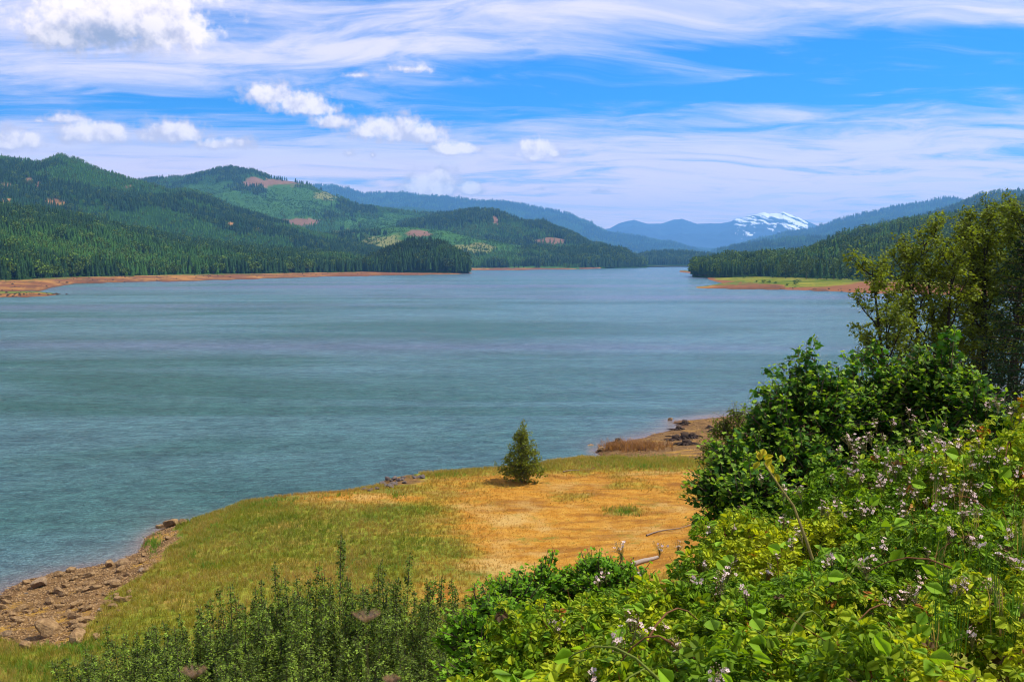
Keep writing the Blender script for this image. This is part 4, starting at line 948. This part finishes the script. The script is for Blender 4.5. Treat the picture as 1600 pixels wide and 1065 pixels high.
# yellow-green willow shrub beside it
c_ = lobe(1140,690,26,22,30); b = np.array([c_[0], c_[1], gz(c_[0], c_[1])])
shrub('willow_shrub', 'shrub', 'yellow green willow shrub between the gravel beach and the dark maples', None, b, [c_, lobe(1120,715,25,20,20), lobe(1150,665,26,14,18)], 240, LEAF_O, .10, (.13,.17,.015), 9, .4, 8, None, [at(1135,655,26)])

# --- bright green shrubs in the lower middle
GT = (.11,.25,.012); GTIP = (.24,.42,.02)
for k, (lab, lobes, tops, n) in enumerate([
    ('bright green shrub with curled tips just left of the flowering brambles', [lobe(935,925,11,50,45),lobe(900,935,11,40,42),lobe(975,920,11,34,34)], [(940,858,11),(962,866,11),(915,878,11),(990,868,11),(975,860,11)], 330),
    ('bright green leafy shrub in the bottom middle, right of the sapling thicket', [lobe(800,960,10.5,50,48),lobe(845,935,11,40,44),lobe(770,985,10,40,40)], [(853,872,11),(800,900,10.5),(765,915,10.5),(830,890,11),(880,885,11)], 380),
    ('low green shrub at the bottom edge between saplings and brambles', [lobe(740,1010,10,42,50),lobe(760,1060,9.5,60,40),lobe(850,1020,9.5,60,50)], [(715,945,10),(740,935,10)], 380)]):
    c_ = lobes[0]; b = np.array([c_[0], c_[1], gz(c_[0], c_[1])])
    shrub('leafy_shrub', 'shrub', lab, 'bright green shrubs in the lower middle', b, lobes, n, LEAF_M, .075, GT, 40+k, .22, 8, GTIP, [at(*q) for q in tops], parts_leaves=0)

# --- poplar saplings
def sapling_meshes(seed, h=5.0):
    r = np.random.default_rng(seed); O, Dr, Ln = [], [], []; stem = []
    for s_ in range(4):
        ox, oy = r.normal(size=2)*.22; hh = h*(1-.12*s_-.05*r.random()); lean = r.normal(size=2)*.085
        path = np.array([(ox+lean[0]*q*hh, oy+lean[1]*q*hh, hh*q) for q in np.linspace(0, 1, 7)]); stem.append(tube(path, np.linspace(.028,.006,7), 5, (.12,.10,.06)))
        for k in range(int(44*hh/5)):
            q = .12+.88*(k/(44*hh/5)); p = path[0]+(path[-1]-path[0])*q; a = k*2.4; wid = 1.25*(1-q)**1.25+.06
            O.append(p); Dr.append(unit(np.array([math.cos(a)*.6, math.sin(a)*.6, .85]))); Ln.append(wid*(.7+.6*r.random()))
        O.append(path[-2]); Dr.append(UP); Ln.append(hh/6*1.1)
    O, Dr, Ln = np.array(O), np.array(Dr), np.array(Ln); n = len(O)
    tl = np.tile(np.array([[.165,.235,.032]]), (n, 1))*(.35+1.5*r.random((n, 1))**1.4)
    (v_, f_, c_), (A, B), _ = shoots_leaves(O, Dr, Ln, 17, LEAF_D, .082, tl, r, droop=.05, taper=.35, nup=.5)
    v2, f2, c2 = join([sticks(A, B, .007, .003, (.12,.09,.05))]+stem)
    return mesh_np('sapling_foliage', v_, f_, [M_leaf], cols=c_), mesh_np('sapling_stems', v2, f2, [M_bark], cols=c2)
SAP = [sapling_meshes(60+k) for k in range(5)]
tops = [(512,852,24),(534,852,24.5),(548,878,24),(590,870,24),(470,882,24),(433,892,24),(392,905,23.5),(372,922,23),(345,935,23.5),(640,893,24),(618,890,25),(300,962,22.5),(275,980,22),(242,972,23),(205,990,22.5),(180,1000,22),(660,930,23.5),
        (735,882,25),(760,902,25),(690,945,24),(150,1022,21.5),(560,900,22),(500,905,22),(450,925,21.5),(410,945,21),(355,965,21),(320,990,21),(610,925,22),(650,955,22),(680,975,21.5),(580,940,20.5),(530,940,20.5),(480,955,20),(430,975,19.5),
        (380,995,19.5),(250,1010,20.5),(215,1030,20),(290,1020,19.5),(340,1030,19),(630,970,20),(600,985,19.5),(550,985,19),(500,990,19),(460,1010,18.5),(670,1005,19),(640,1020,18.5),(410,1030,18.5),(560,1030,18),(510,1040,18),(700,1040,18),(165,1050,20),(715,925,25)]+[(190+k*17.5, 1010-min(k, 12)*9+random.random()*38, 22-random.random()*2) for k in range(28)]
for k in range(40): tops.append((150+590*r_.random(), 975+100*r_.random(), 17.5+2.5*r_.random()))
for k in range(84):
    fx = 150+565*k/83; tops.append((fx+r_.normal()*5, float(np.interp(fx, [150,200,250,300,350,400,500,600,650,700,730], [1015,985,970,960,925,912,905,902,912,935,925]))+r_.random()*32, 21+3.5*r_.random()))
for k, (px, py, d) in enumerate(tops):
    p = at(px, py, d); g0 = gz(p[0], p[1]); h = max(p[2]-g0, 1.2); s_ = h/5.0
    e = empty('poplar_sapling', (p[0], p[1], g0)); wd = max(.85, min(1.15, s_))*(.9+.25*r_.random()); e.scale = (wd, wd, s_); e.rotation_euler = (r_.normal()*.045, r_.normal()*.045, r_.random()*6.28)
    lb = {0: 'tallest sapling with a narrow leafy spire, left of a matching pair', 1: 'tall narrow sapling right of the tallest spire'}.get(k, 'slender dark green sapling in the dense thicket at the bottom left')
    if px > 728 and py < 910: lb = 'slim sapling standing apart right of the thicket before the dry meadow'
    tag(e, lb, 'sapling', 'poplar saplings of the thicket at the bottom left')
    fo = link('foliage', SAP[k % 5][0], e); fo['kind'] = 'stuff'; link('stems', SAP[k % 5][1], e)

# --- broadleaf trees with trunk, limbs and airy crowns
def broad_tree(name, label, group, base, top, spread, seed, n_limb=16, first=.25, leaf=LEAF_D, size=.11, tint=(.10,.12,.018), per=9, lean=None, trunk_r=.16, pyramid=False, shoots=7, bark=(.035,.028,.022), limb_up=.55, slen=.55, sub=6):
    r = np.random.default_rng(seed); base = np.asarray(base, float); hgt = top[2]-base[2]; e = empty(name, base); tag(e, label, 'tree', group)
    q = np.linspace(0, 1, 12); bend = r.normal(size=2)*.025*hgt
    path = np.stack([(top[0]-base[0])*q**1.2+bend[0]*np.sin(q*3.1), (top[1]-base[1])*q+bend[1]*np.sin(q*2.5), hgt*q-.3*(1-q)], -1)
    v_, f_, c_ = tube(path, trunk_r*(1-q)**.8+.012, 8, bark); link('trunk', mesh_np('trunk', v_, f_, [M_bark], True, cols=c_), e)
    O, Dr, Ln, limbs = [], [], [], []
    for k in range(n_limb):
        f = first+(1-first)*(k+.5*r.random())/n_limb; i = min(int(f*11), 10); p = path[i]+(path[i+1]-path[i])*(f*11-i)
        a = k*2.4+r.normal()*.4
        L_ = spread*((1-f)**.75*1.15+.10 if pyramid else (math.sin(math.pi*min(1, .18+.75*f))**.8*.75+.30))*(.75+.45*r.random())
        d = unit(np.array([math.cos(a), math.sin(a), limb_up*(.6+.8*r.random())])); m2 = 7; qq = np.linspace(0, 1, m2)
        lp = p+d*L_*qq[:, None]; lp[:, 2] += L_*.22*qq**2*(1 if not pyramid else .3); lp += np.cumsum(r.normal(size=(m2, 3))*.03*L_, 0)*(qq[:, None] > 0)
        limbs.append(tube(lp, trunk_r*.38*(1-f*.6)*(1-qq)**.9+.007, 5, bark))
        for s_ in range(sub):
            fs = .25+.75*(s_+r.random())/sub; ip = min(int(fs*(m2-1)), m2-2); o_ = lp[ip]+(lp[ip+1]-lp[ip])*(fs*(m2-1)-ip)
            sd = unit(d*.7+unit(r.normal(size=3))*.8+UP*.25); sl_ = L_*.38*(.5+.6*r.random()); end = o_+sd*sl_
            limbs.append(tube([o_, (o_+end)/2+r.normal(size=3)*.02, end], [.014,.010,.005], 3, bark))
            for w_ in range(shoots):
                O.append(o_+(end-o_)*(.25+.75*r.random())); Dr.append(unit(sd*.5+unit(r.normal(size=3))*.8+UP*.3)); Ln.append(slen*(.5+.8*r.random()))
    for w_ in range(shoots*4): O.append(path[-1-int(r.random()*3)]); Dr.append(unit(UP+r.normal(size=3)*.5)); Ln.append(slen*(.6+.6*r.random()))
    O, Dr, Ln = np.array(O), np.array(Dr), np.array(Ln); n = len(O)
    tl = np.asarray(tint)*(.65+.7*r.random((n, 1)))*np.array([1, 1, 1])
    (v_, f_, c_), (A, B), _ = shoots_leaves(O, Dr, Ln, per, leaf, size, tl, r, droop=.12, taper=.2)
    link('limbs', mesh_np('limbs', *(lambda J: (J[0], J[1]))(join(limbs+[sticks(A, B, .005, .002, bark)])), [M_bark], cols=bark), e)
    fo = link('crown', mesh_np('crown', v_, f_, [M_leaf], cols=c_), e); fo['kind'] = 'stuff'; return e
def tree_at(px, py_top, d, px_base=None, **kw):
    tp = at(px, py_top, d); pb = at(px_base or px, 600, d); b = np.array([pb[0], pb[1], gz(pb[0], pb[1])]); return b, tp
b = ground_pt(817,752); tp = at(819,664,b[1])
rt = random.Random(5); lb_ = []
for k, (f, rr) in enumerate([(.12,1.75),(.22,2.0),(.34,1.85),(.46,1.6),(.58,1.3),(.70,1.0),(.80,.75),(.90,.5),(.97,.2)]):
    hh = (tp[2]-b[2])*f
    for j in range(3 if k < 7 else 1):
        a = k*1.3+j*2.1; o2 = rr*.42 if k < 7 else 0; lb_.append((b[0]+math.cos(a)*o2, b[1]+math.sin(a)*o2, b[2]+hh, rr*(.5+.25*rt.random()), rr*.62, .42+.2*rt.random()))
shrub('young_tree', 'tree', 'young broad based green tree alone on the dry meadow by the lake', None, b, lb_, 700, LEAF_O, .22, (.21,.255,.016), 3, .36, 8, (.20,.22,.02), [tp], nup=.6)
TG = 'tall airy broadleaf trees at the right'
specs = [(1362,398,38,1406,1.9,'leftmost airy tree of the tall group, leaning out over the lake',14,.25),(1410,374,40,1432,2.1,'broad olive crowned tree second from the left in the tall group',16,.28),
         (1440,352,41,1440,2.3,'round topped golden green tree in the middle of the tall group',18,.30),(1490,372,39,1478,1.9,'shorter tree between the round golden crown and the tallest trees',15,.28),
         (1520,335,42,1508,2.2,'tall dark trunked tree right of the middle of the group',17,.32),(1556,322,42,1540,2.2,'tallest tree of the group, forked dark trunks near the right edge',18,.34),
         (1538,345,41,1530,1.9,'slim dark tree squeezed between the two tallest trees',15,.3),(1580,326,44,1575,2.2,'dark trunked tree behind the tallest one near the right edge',17,.3),
         (1600,330,40,1562,2.2,'curving trunked tree at the right edge of the photo',17,.34),(1640,320,42,1620,2.5,'tree crown cut off by the right edge of the photo',16,.3),(1385,480,37,1420,2.4,'low spreading branch tree under the leftmost tall crowns',10,.3)]
for k, (px, py, d, pb, spd, lb, nl, fst) in enumerate(specs):
    b, tp = tree_at(px, py, d, pb); tp = tp-np.array([0,0,22/F*d]); broad_tree('alder_tree', lb, TG, b, tp, spd*.78, 200+k, nl+4, fst+.16, LEAF_D, .155, (.165,.215,.016) if k < 5 else (.14,.19,.018), 7, shoots=6, slen=.5, sub=5, trunk_r=.17, limb_up=1.15)
# conifer with boughs at the right edge
def near_conifer(px, py, d, label, seed, wid=2.0):
    r = np.random.default_rng(seed); b, tp = tree_at(px, py, d); hgt = tp[2]-b[2]; e = empty('fir_tree', b); tag(e, label, 'tree', 'dark firs at the right edge')
    q = np.linspace(0, 1, 10); path = np.stack([q*0, q*0, hgt*q-.3*(1-q)], -1); v_, f_, c_ = tube(path, .17*(1-q)+.02, 8, (.05,.035,.025)); link('trunk', mesh_np('trunk', v_, f_, [M_bark], True, cols=c_), e)
    O, Dr, Ln, A, B = [], [], [], [], []
    for k in range(int(hgt*9)):
        f = .12+.88*k/(hgt*9); a = k*2.4+r.normal()*.3; L_ = wid*(1-f)**.8+.15; p = np.array([0,0,hgt*f]); d_ = np.array([math.cos(a), math.sin(a), -.12+.3*f]); A.append(p); B.append(p+d_*L_)
        for s_ in range(int(5+L_*7)):
            g = .2+.8*r.random(); sd = 1 if s_ % 2 else -1; O.append(p+d_*L_*g); Dr.append(unit(d_+sd*np.array([-math.sin(a), math.cos(a), 0])*.9+np.array([0,0,-.2]))); Ln.append(.4*(1.2-g)*L_*.6+.2)
    O, Dr, Ln = np.array(O), np.array(Dr), np.array(Ln)
    TV = LEAF_D[0]*np.array([.6,1,1]); (v_, f_, c_), (A2, B2), _ = shoots_leaves(O, Dr, Ln, 9, (TV, LEAF_D[1]), .16, np.tile([[.018,.045,.016]], (len(O), 1)), r, droop=.3, taper=.3)
    link('boughs', mesh_np('boughs', *(lambda J: (J[0], J[1]))(join([sticks(np.array(A), np.array(B), .03, .008), sticks(A2, B2, .006, .003)])), [M_bark], cols=(.05,.035,.025)), e)
    fo = link('crown', mesh_np('crown', v_, f_, [M_leaf], cols=c_), e); fo['kind'] = 'stuff'
near_conifer(1606,350,34,'dark fir tree at the right edge behind the maple shrubs',1,3.4); near_conifer(1560,560,36,'lower dark fir tree under the tall trees at the right',2,2.4); near_conifer(1520,590,37,'small dark fir tree in the shade between the trunks at the right',3,2.4)

# --- brambles
btab = [(560,1110,4.8),(700,1065,5.2),(760,1003,5.8),(850,955,6.3),(950,905,6.8),(1050,842,7.2),(1100,812,7.5),(1200,772,8.0),(1300,700,8.3),(1400,676,8.5),(1480,632,8.5),(1560,590,8.6),(1640,562,8.8),(1800,600,9)]
mids = [(800,1065,4.8),(1000,1065,4.4),(1200,1065,4.2),(1400,1065,4.0),(1600,1065,3.9),(900,1000,5.6),(1050,930,6.1),(1200,950,5.6),(1350,950,5.4),(1550,950,5.0),(1200,850,6.9),(1350,830,6.8),(1500,830,6.3),(1350,760,7.6),(1480,700,7.5),(1600,662,7.4)]
bp = np.array([at(*q) for q in btab]); mp_ = np.array([at(*q) for q in mids]); allp = np.concatenate([bp, mp_])
def bramble_top(x, y):
    d2 = (x[:, None]-allp[None, :, 0])**2+(y[:, None]-allp[None, :, 1])**2+.02; w_ = 1/d2**2.0; z_ = (w_*allp[None, :, 2]).sum(1)/w_.sum(1)
    return z_+fbm(x, y, 1.3, 3, 71)*.36+fbm(x, y, .45, 2, 72)*.16
tb = bp[:, 0]/bp[:, 1]
n = 33000; rb = np.random.default_rng(77)
u_ = tb[0]+(.66-tb[0])*rb.random(n); yb = np.interp(u_, tb, bp[:, 1]); y_ = np.sqrt(rb.random(n)*(yb**2-3.2**2)+3.2**2); x_ = u_*y_
ztop = bramble_top(x_, y_); edge = np.clip((yb-y_)/.5, 0, 1)
dep = rb.exponential(.17, n); dep = np.minimum(dep, .75); gap = fbm(x_, y_, .42, 2, 85); dep = np.where(gap > .26, dep+.30, dep); z_ = ztop-dep-(1-edge)*.25*rb.random(n)
eb = np.array([3.5, 6.0, gz(3.5, 6.0)]); e = empty('bramble_thicket', eb); tag(e, 'sprawling thicket of flowering brambles with pale pink blossoms filling the lower right', 'bramble')
P_ = np.stack([x_, y_, z_], -1)
gx_ = (bramble_top(x_+.1, y_)-bramble_top(x_-.1, y_))/.2; gy_ = (bramble_top(x_, y_+.1)-bramble_top(x_, y_-.1))/.2
Nn = np.stack([-gx_*.5+.15, -gy_*.5-.18, np.ones(n)], -1)+rb.normal(size=(n, 3))*.58; Hd = rb.normal(size=(n, 3))+np.array([0,-.3,-.1]); fr = frames(Nn, Hd)
warmth = fbm(x_, y_, 1.0, 3, 81)[:, None]; q = rb.random((n, 1))
cA = np.array([.27,.40,.012]); cB = np.array([.52,.56,.022]); cC = np.array([.14,.27,.012])
ff = np.clip(.58+warmth*1.3+(q-.5)*1.0, 0, 1); cl = cC*(1-ff)+cA*ff; f3 = np.clip((ff-.55)*1.8+(rb.random((n, 1)) < .12)*.5, 0, 1); cl = cl*(1-f3)+cB*f3; cl = cl*(.7+.6*rb.random((n, 1)))
odd = rb.random(n) < .022+.06*sstep(x_/y_, .25, .6)*sstep(6.2-y_, 0, 1.5); cl[odd] = np.where(rb.random((odd.sum(), 1)) < .4, np.array([[.42,.15,.02]]), np.array([[.20,.12,.05]]))*(.5+.8*rb.random((odd.sum(), 1)))
sz = (.050+.050*rb.random(n)**1.3)*np.where(dep > .4, 1.1, 1)
which = rb.random(n) < .5
wp = P_; dist = np.linalg.norm(wp-np.array([0,0,H]), axis=1); px, py = proj(wp); view = unit(np.array([0,0,H])-wp); fc = np.abs((fr[:, :, 2]*view).sum(1))
score = sz/dist*(.35+fc)*(dep < .10)*((px > 5) & (px < 1595) & (py > 0) & (py < 1060))
sel = np.argsort(-score)[:300]; mask = np.ones(n, bool); mask[sel] = False
parts_ = []
for tm, s_ in ((LEAF_B5, which), (LEAF_B3, ~which)):
    k = mask & s_; parts_.append(scatter(tm[0], tm[1], P_[k]-eb, fr[k], sz[k], cl[k]))
    ks = np.array([q_ for q_ in sel if s_[q_]]); ks = ks[np.argsort(cl[ks].sum(1))]
    for gq in np.array_split(ks, 6):
        me_ = mesh_np('bramble_leaf', tm[0], tm[1], [M_leaf], cols=cl[gq].mean(0))
        for q_ in gq: add_leaf(me_, P_[q_]-eb, fr[q_], sz[q_], e)
nb = 420; ib = rb.choice(np.where((dep < .12) & (edge >= 1))[0], nb); cb = np.array([.24,.42,.02])*(.7+.6*rb.random((nb, 1)))
parts_.append(scatter(LEAF_O[0]*np.array([1.25,1,1]), LEAF_O[1], P_[ib]-eb+np.array([0,0,.04]), frames(Nn[ib]+rb.normal(size=(nb, 3))*.25, Hd[ib]), .06+.05*rb.random(nb), cb))
nt = 900; it = rb.choice(np.where(dep < .3)[0], nt); A_ = P_[it]-eb-np.array([0,0,.12]); dv = unit(rb.normal(size=(nt, 3))+np.array([0,0,.9])); 
k_ = sticks(A_, A_+dv*(.14+.16*rb.random((nt, 1))), .0026, .0014); parts_.append((k_[0], k_[1], np.repeat(np.where(rb.random((nt, 1)) < .5, np.array([[.24,.07,.03]]), np.array([[.20,.20,.04]])), 6, axis=0)))
v_, f_, c_ = join(parts_); fo = link('foliage', mesh_np('foliage', v_, f_, [M_leaf], cols=c_), e); fo['kind'] = 'stuff'
# canes
for k in range(60):
    i = rb.integers(0, n)
    while px[i] < 950 or yb[i]-y_[i] < 1.2: i = rb.integers(0, n)
    p = P_[i].copy(); p[2] = ztop[i]-.25; a = rb.random()*6.28; L_ = .35+.5*rb.random()
    pts = [p+np.array([math.cos(a)*L_*q_, math.sin(a)*L_*q_, .30*math.sin(q_*2.6)-.05]) for q_ in np.linspace(0, 1, 8)]
    v_, f_, c_ = tube(np.array(pts)-eb, np.linspace(.008,.003,8), 5, (.16,.075,.03) if k % 2 else (.14,.17,.03)); link('cane', mesh_np('cane', v_, f_, [M_bark], cols=c_), e)
# the long thick cane with yellow leaves
pc = [at(1290,935,6.4),at(1262,850,6.5),at(1240,790,6.7),at(1215,755,6.9),at(1193,722,7.1)]
v_, f_, c_ = tube(np.array(pc)-eb, [.012,.011,.009,.007,.004], 6, (.17,.14,.04)); cn_ = link('cane', mesh_np('cane', v_, f_, [M_bark], cols=c_), e)
cn_['label'] = 'long bare diagonal cane ending in yellow leaves'
for k in range(9):
    p = pc[-1]+rb.normal(size=3)*.05; me_ = mesh_np('bramble_leaf', LEAF_O[0], LEAF_O[1], [M_leaf], cols=(.50,.42,.02)); fr1 = frames(np.array([[rb.normal()*.4, -.8, .7]]), rb.normal(size=(1, 3))+UP*.6)[0]; add_leaf(me_, p-eb, fr1, .075, e)
# flower sprays
m_, t = mat('petal'); pt = principled(t, t.attr('tint'), .6, None, .2); tr = t.n('ShaderNodeBsdfTranslucent'); t.put(tr.inputs[0], t.attr('tint')); mx = t.n('ShaderNodeMixShader'); mx.inputs[0].default_value = .3; t.put(mx.inputs[1], pt); t.put(mx.inputs[2], tr.outputs[0]); finish(t, mx.outputs[0]); M_petal = m_
def spray(seed):
    r = np.random.default_rng(seed); parts = []; petal = (np.array([(0,.08,0),(.3,.35,.05),(.34,.75,.12),(0,1.0,.1),(-.34,.75,.12),(-.3,.35,.05)], float), np.array([(0,1,2),(0,2,3),(0,3,4),(0,4,5)]))
    nf = 4+seed % 4; A, B = [], []
    for k in range(nf+15):
        c0 = np.array([r.normal()*.034, r.normal()*.034, .0+.11*r.random()]); A.append((0,0,-.12+.1*r.random())); B.append(c0)
        if k < nf:
            ax = unit(np.array([r.normal()*.6, -.5+r.normal()*.5, 1.])); fr_ = frames(np.tile(ax, (5, 1)), np.array([[math.cos(j*1.2566+k), math.sin(j*1.2566+k), .01] for j in range(5)]))
            col = np.array([.88,.58,.54])*(1 if r.random() < .6 else .9)+np.array([0,.12,.08])*r.random()
            parts.append(scatter(petal[0], petal[1], np.tile(c0, (5, 1)), fr_, np.full(5, .018+.004*r.random()), np.tile(np.clip(col, 0, .9), (5, 1))))
            v_, f_, c_ = scatter(tv[:12]*1.0 if False else blob_v, blob_f, c0[None]+ax[None]*.003, np.eye(3)[None], np.array([.005]), np.array([[.45,.42,.15]])); parts.append((v_, f_, c_))
        else: parts.append(scatter(blob_v, blob_f, c0[None], np.eye(3)[None], np.array([.0065]), np.array([[.52,.36,.22]])))
    parts.append(sticks(np.array(A), np.array(B), .0022, .0014, (.20,.18,.05))); v_, f_, c_ = join(parts); return mesh_np('blossom', v_, f_, [M_petal], cols=c_)
an = np.linspace(0, 2*math.pi, 6)[:-1]; blob_v = np.array([(0,0,1)]+[(math.cos(a), math.sin(a), .2) for a in an]+[(0,0,-.8)]); blob_f = np.array([(0, 1+i, 1+(i+1) % 5) for i in range(5)]+[(6, 1+(i+1) % 5, 1+i) for i in range(5)])
SPR = [spray(k) for k in range(7)]
fl = [(1108,825),(1145,822),(1060,850),(1030,852),(1190,745),(1215,865),(1250,765),(1150,870),(1225,765),(1285,790),(1375,745),(1430,770),(1465,788),(1350,690),(1340,700),(1395,660),(1425,652),(1440,675),(1445,700),(1460,690),(1480,700),(1500,690),(1420,640),(1360,680),(1330,690),(1310,700),
      (1545,630),(1560,628),(1580,640),(1595,650),(1520,700),(1540,715),(1575,720),(1590,735),(1560,700),(1510,760),(1520,775),(1475,735),(1455,740),(1440,720),(1420,745),(1400,735),(1385,720),(1370,712),(1335,720),(1325,735),(1300,745),(1345,745),(1380,755),(1405,765),
      (1040,980),(985,965),(995,978),(970,1000),(1140,890),(1128,905),(1125,920),(1165,925),(1290,875),(1350,880),(1300,870),(1415,930),(1430,925),(1490,910),(1500,915),(1560,860),(1590,880),(1520,990),(1600,945),(1135,1055),(1120,1050),(925,1060),(1060,1000),(870,975),(935,905),(945,893),(970,855),(1000,893),(1450,860),(1380,850),(1320,800),(1250,830),(1225,810),(1530,850),(1580,830),(1490,830),(1200,890),(1080,900),(1100,880)]
fo = 0
for k, (px, py) in enumerate(fl+[(1290+260*rb.random(), 655+150*rb.random()) for _ in range(52)]+[(1100+480*rb.random(), 800+180*rb.random()) for _ in range(8)]):
    # nearest bramble surface along this ray
    ds = np.linspace(3.6, 9.4, 90); rp = np.array([at(px, py, d) for d in ds]); zt = bramble_top(rp[:, 0], rp[:, 1]); inb = rp[:, 1] < np.interp(rp[:, 0]/rp[:, 1], tb, bp[:, 1])+.2
    hit = np.where((rp[:, 2] < zt+.06) & inb)[0]; d = ds[hit[0]] if len(hit) else float(np.interp((px-800)/F, tb, bp[:, 1]))-.1
    p = at(px, py, d); o_ = link('flower_cluster', SPR[k % 7], e, p-eb-np.array([0,0,.03])); s_ = (.42+.32*rb.random())*(.85 if k >= len(fl) else 1); o_.scale = (s_,)*3; o_.rotation_euler = (rb.normal()*.25, rb.normal()*.25, rb.normal()*.6)
# wiry grasses at the lower right among the brambles
Pw = []; 
for k in range(40):
    px = 1450+160*rb.random() if k < 130 else 1250+300*rb.random(); py = (720+330*rb.random()) if k < 130 else 960+100*rb.random(); ds = np.linspace(3.6, 9, 60); rp = np.array([at(px, py, d) for d in ds]); zt = bramble_top(rp[:, 0], rp[:, 1]); h_ = np.where(rp[:, 2] < zt-.12)[0]
    if len(h_): Pw.append(rp[h_[0]])
Pw = np.array(Pw); cw = np.where(rb.random((len(Pw), 1)) < .65, np.array([[.07,.16,.02]]), np.array([[.34,.24,.10]])); r3 = np.random.default_rng(4)
parts = []; TV, TF = tuft_mesh(99, 7); TV = TV*np.array([1.2,1.2,1]); th = r3.random(len(Pw))*6.28; fr = np.zeros((len(Pw),3,3)); fr[:, 0, 0] = np.cos(th); fr[:, 1, 0] = np.sin(th); fr[:, 0, 1] = -np.sin(th); fr[:, 1, 1] = np.cos(th); fr[:, 2, 2] = 1
v_, f_, c_ = scatter(TV, TF, Pw, fr, np.stack([np.full(len(Pw), .12), np.full(len(Pw), .12), .22+.2*r3.random(len(Pw))], -1), cw)
tag(link('tall_grass', mesh_np('tall_grass', v_, f_, [M_leaf], cols=c_)), 'wiry green and straw grass growing up through the brambles', 'grass', kind='stuff')
# pale dried umbels close to the lens at the bottom
for k, (px, py, s_, lb) in enumerate([(572,958,.014,'pale pinkish dried flower head over the sapling thicket'),(303,1045,.013,'pale brown dried flower head at the bottom left over the saplings'),(612,1058,.008,'small dried flower head at the bottom edge beneath the larger one')]):
    p = at(px, py, 1.25); r = np.random.default_rng(300+k); n2 = 60; d = unit(r.normal(size=(n2, 3))*np.array([1.3,1,.5])); Bp = d*s_*np.array([1.3,1,.35])*(.6+.5*r.random((n2, 1))); root = np.array([0,0,-.012])
    e2 = empty('dried_flower_head', p+np.array([0,0,-.5])); tag(e2, lb, 'flower', 'dried flower heads near the viewer')
    v_, f_, c_ = join([sticks(np.tile(root, (n2, 1)), Bp, .0004, .0003, (.30,.20,.15))]+[scatter(blob_v, blob_f, Bp, np.tile(np.eye(3), (n2, 1, 1)), np.full(n2, .0010), np.tile([[.34,.19,.10]], (n2, 1)))])
    link('flower_head', mesh_np('umbel', v_, f_, [M_bark], cols=c_), e2, (0,0,.5)); v_, f_, c_ = tube([(0,.05,-.7),(.02,.02,-.1),(0,0,.46)], [.0009,.0007,.0005], 4, (.16,.13,.06)); link('stalk', mesh_np('stalk', v_, f_, [M_bark], cols=c_), e2)

# ------------------------------------------------------------------ air
hv = np.array([(x, y, z_) for z_ in (-11, 1450) for y in (-3000, 26500) for x in (-20000, 20000)], float)
hz = link('haze', mesh_np('haze', hv, [(0,2,3,1),(4,5,7,6),(0,1,5,4),(2,6,7,3),(0,4,6,2),(1,3,7,5)])); hz['kind'] = 'stuff'; tag(hz, 'thin blue summer haze over the lake and hills', 'haze')
m_, t = mat('haze_air'); pv = t.n('ShaderNodeVolumePrincipled'); pv.inputs['Color'].default_value = (.21,.53,1,1); pv.inputs['Density'].default_value = 5.6e-5; pv.inputs['Anisotropy'].default_value = .25
o = t.n('ShaderNodeOutputMaterial'); t.put(o.inputs['Volume'], pv.outputs[0]); hz.data.materials.append(m_)
m_.cycles.homogeneous_volume = True if hasattr(m_.cycles, 'homogeneous_volume') else None
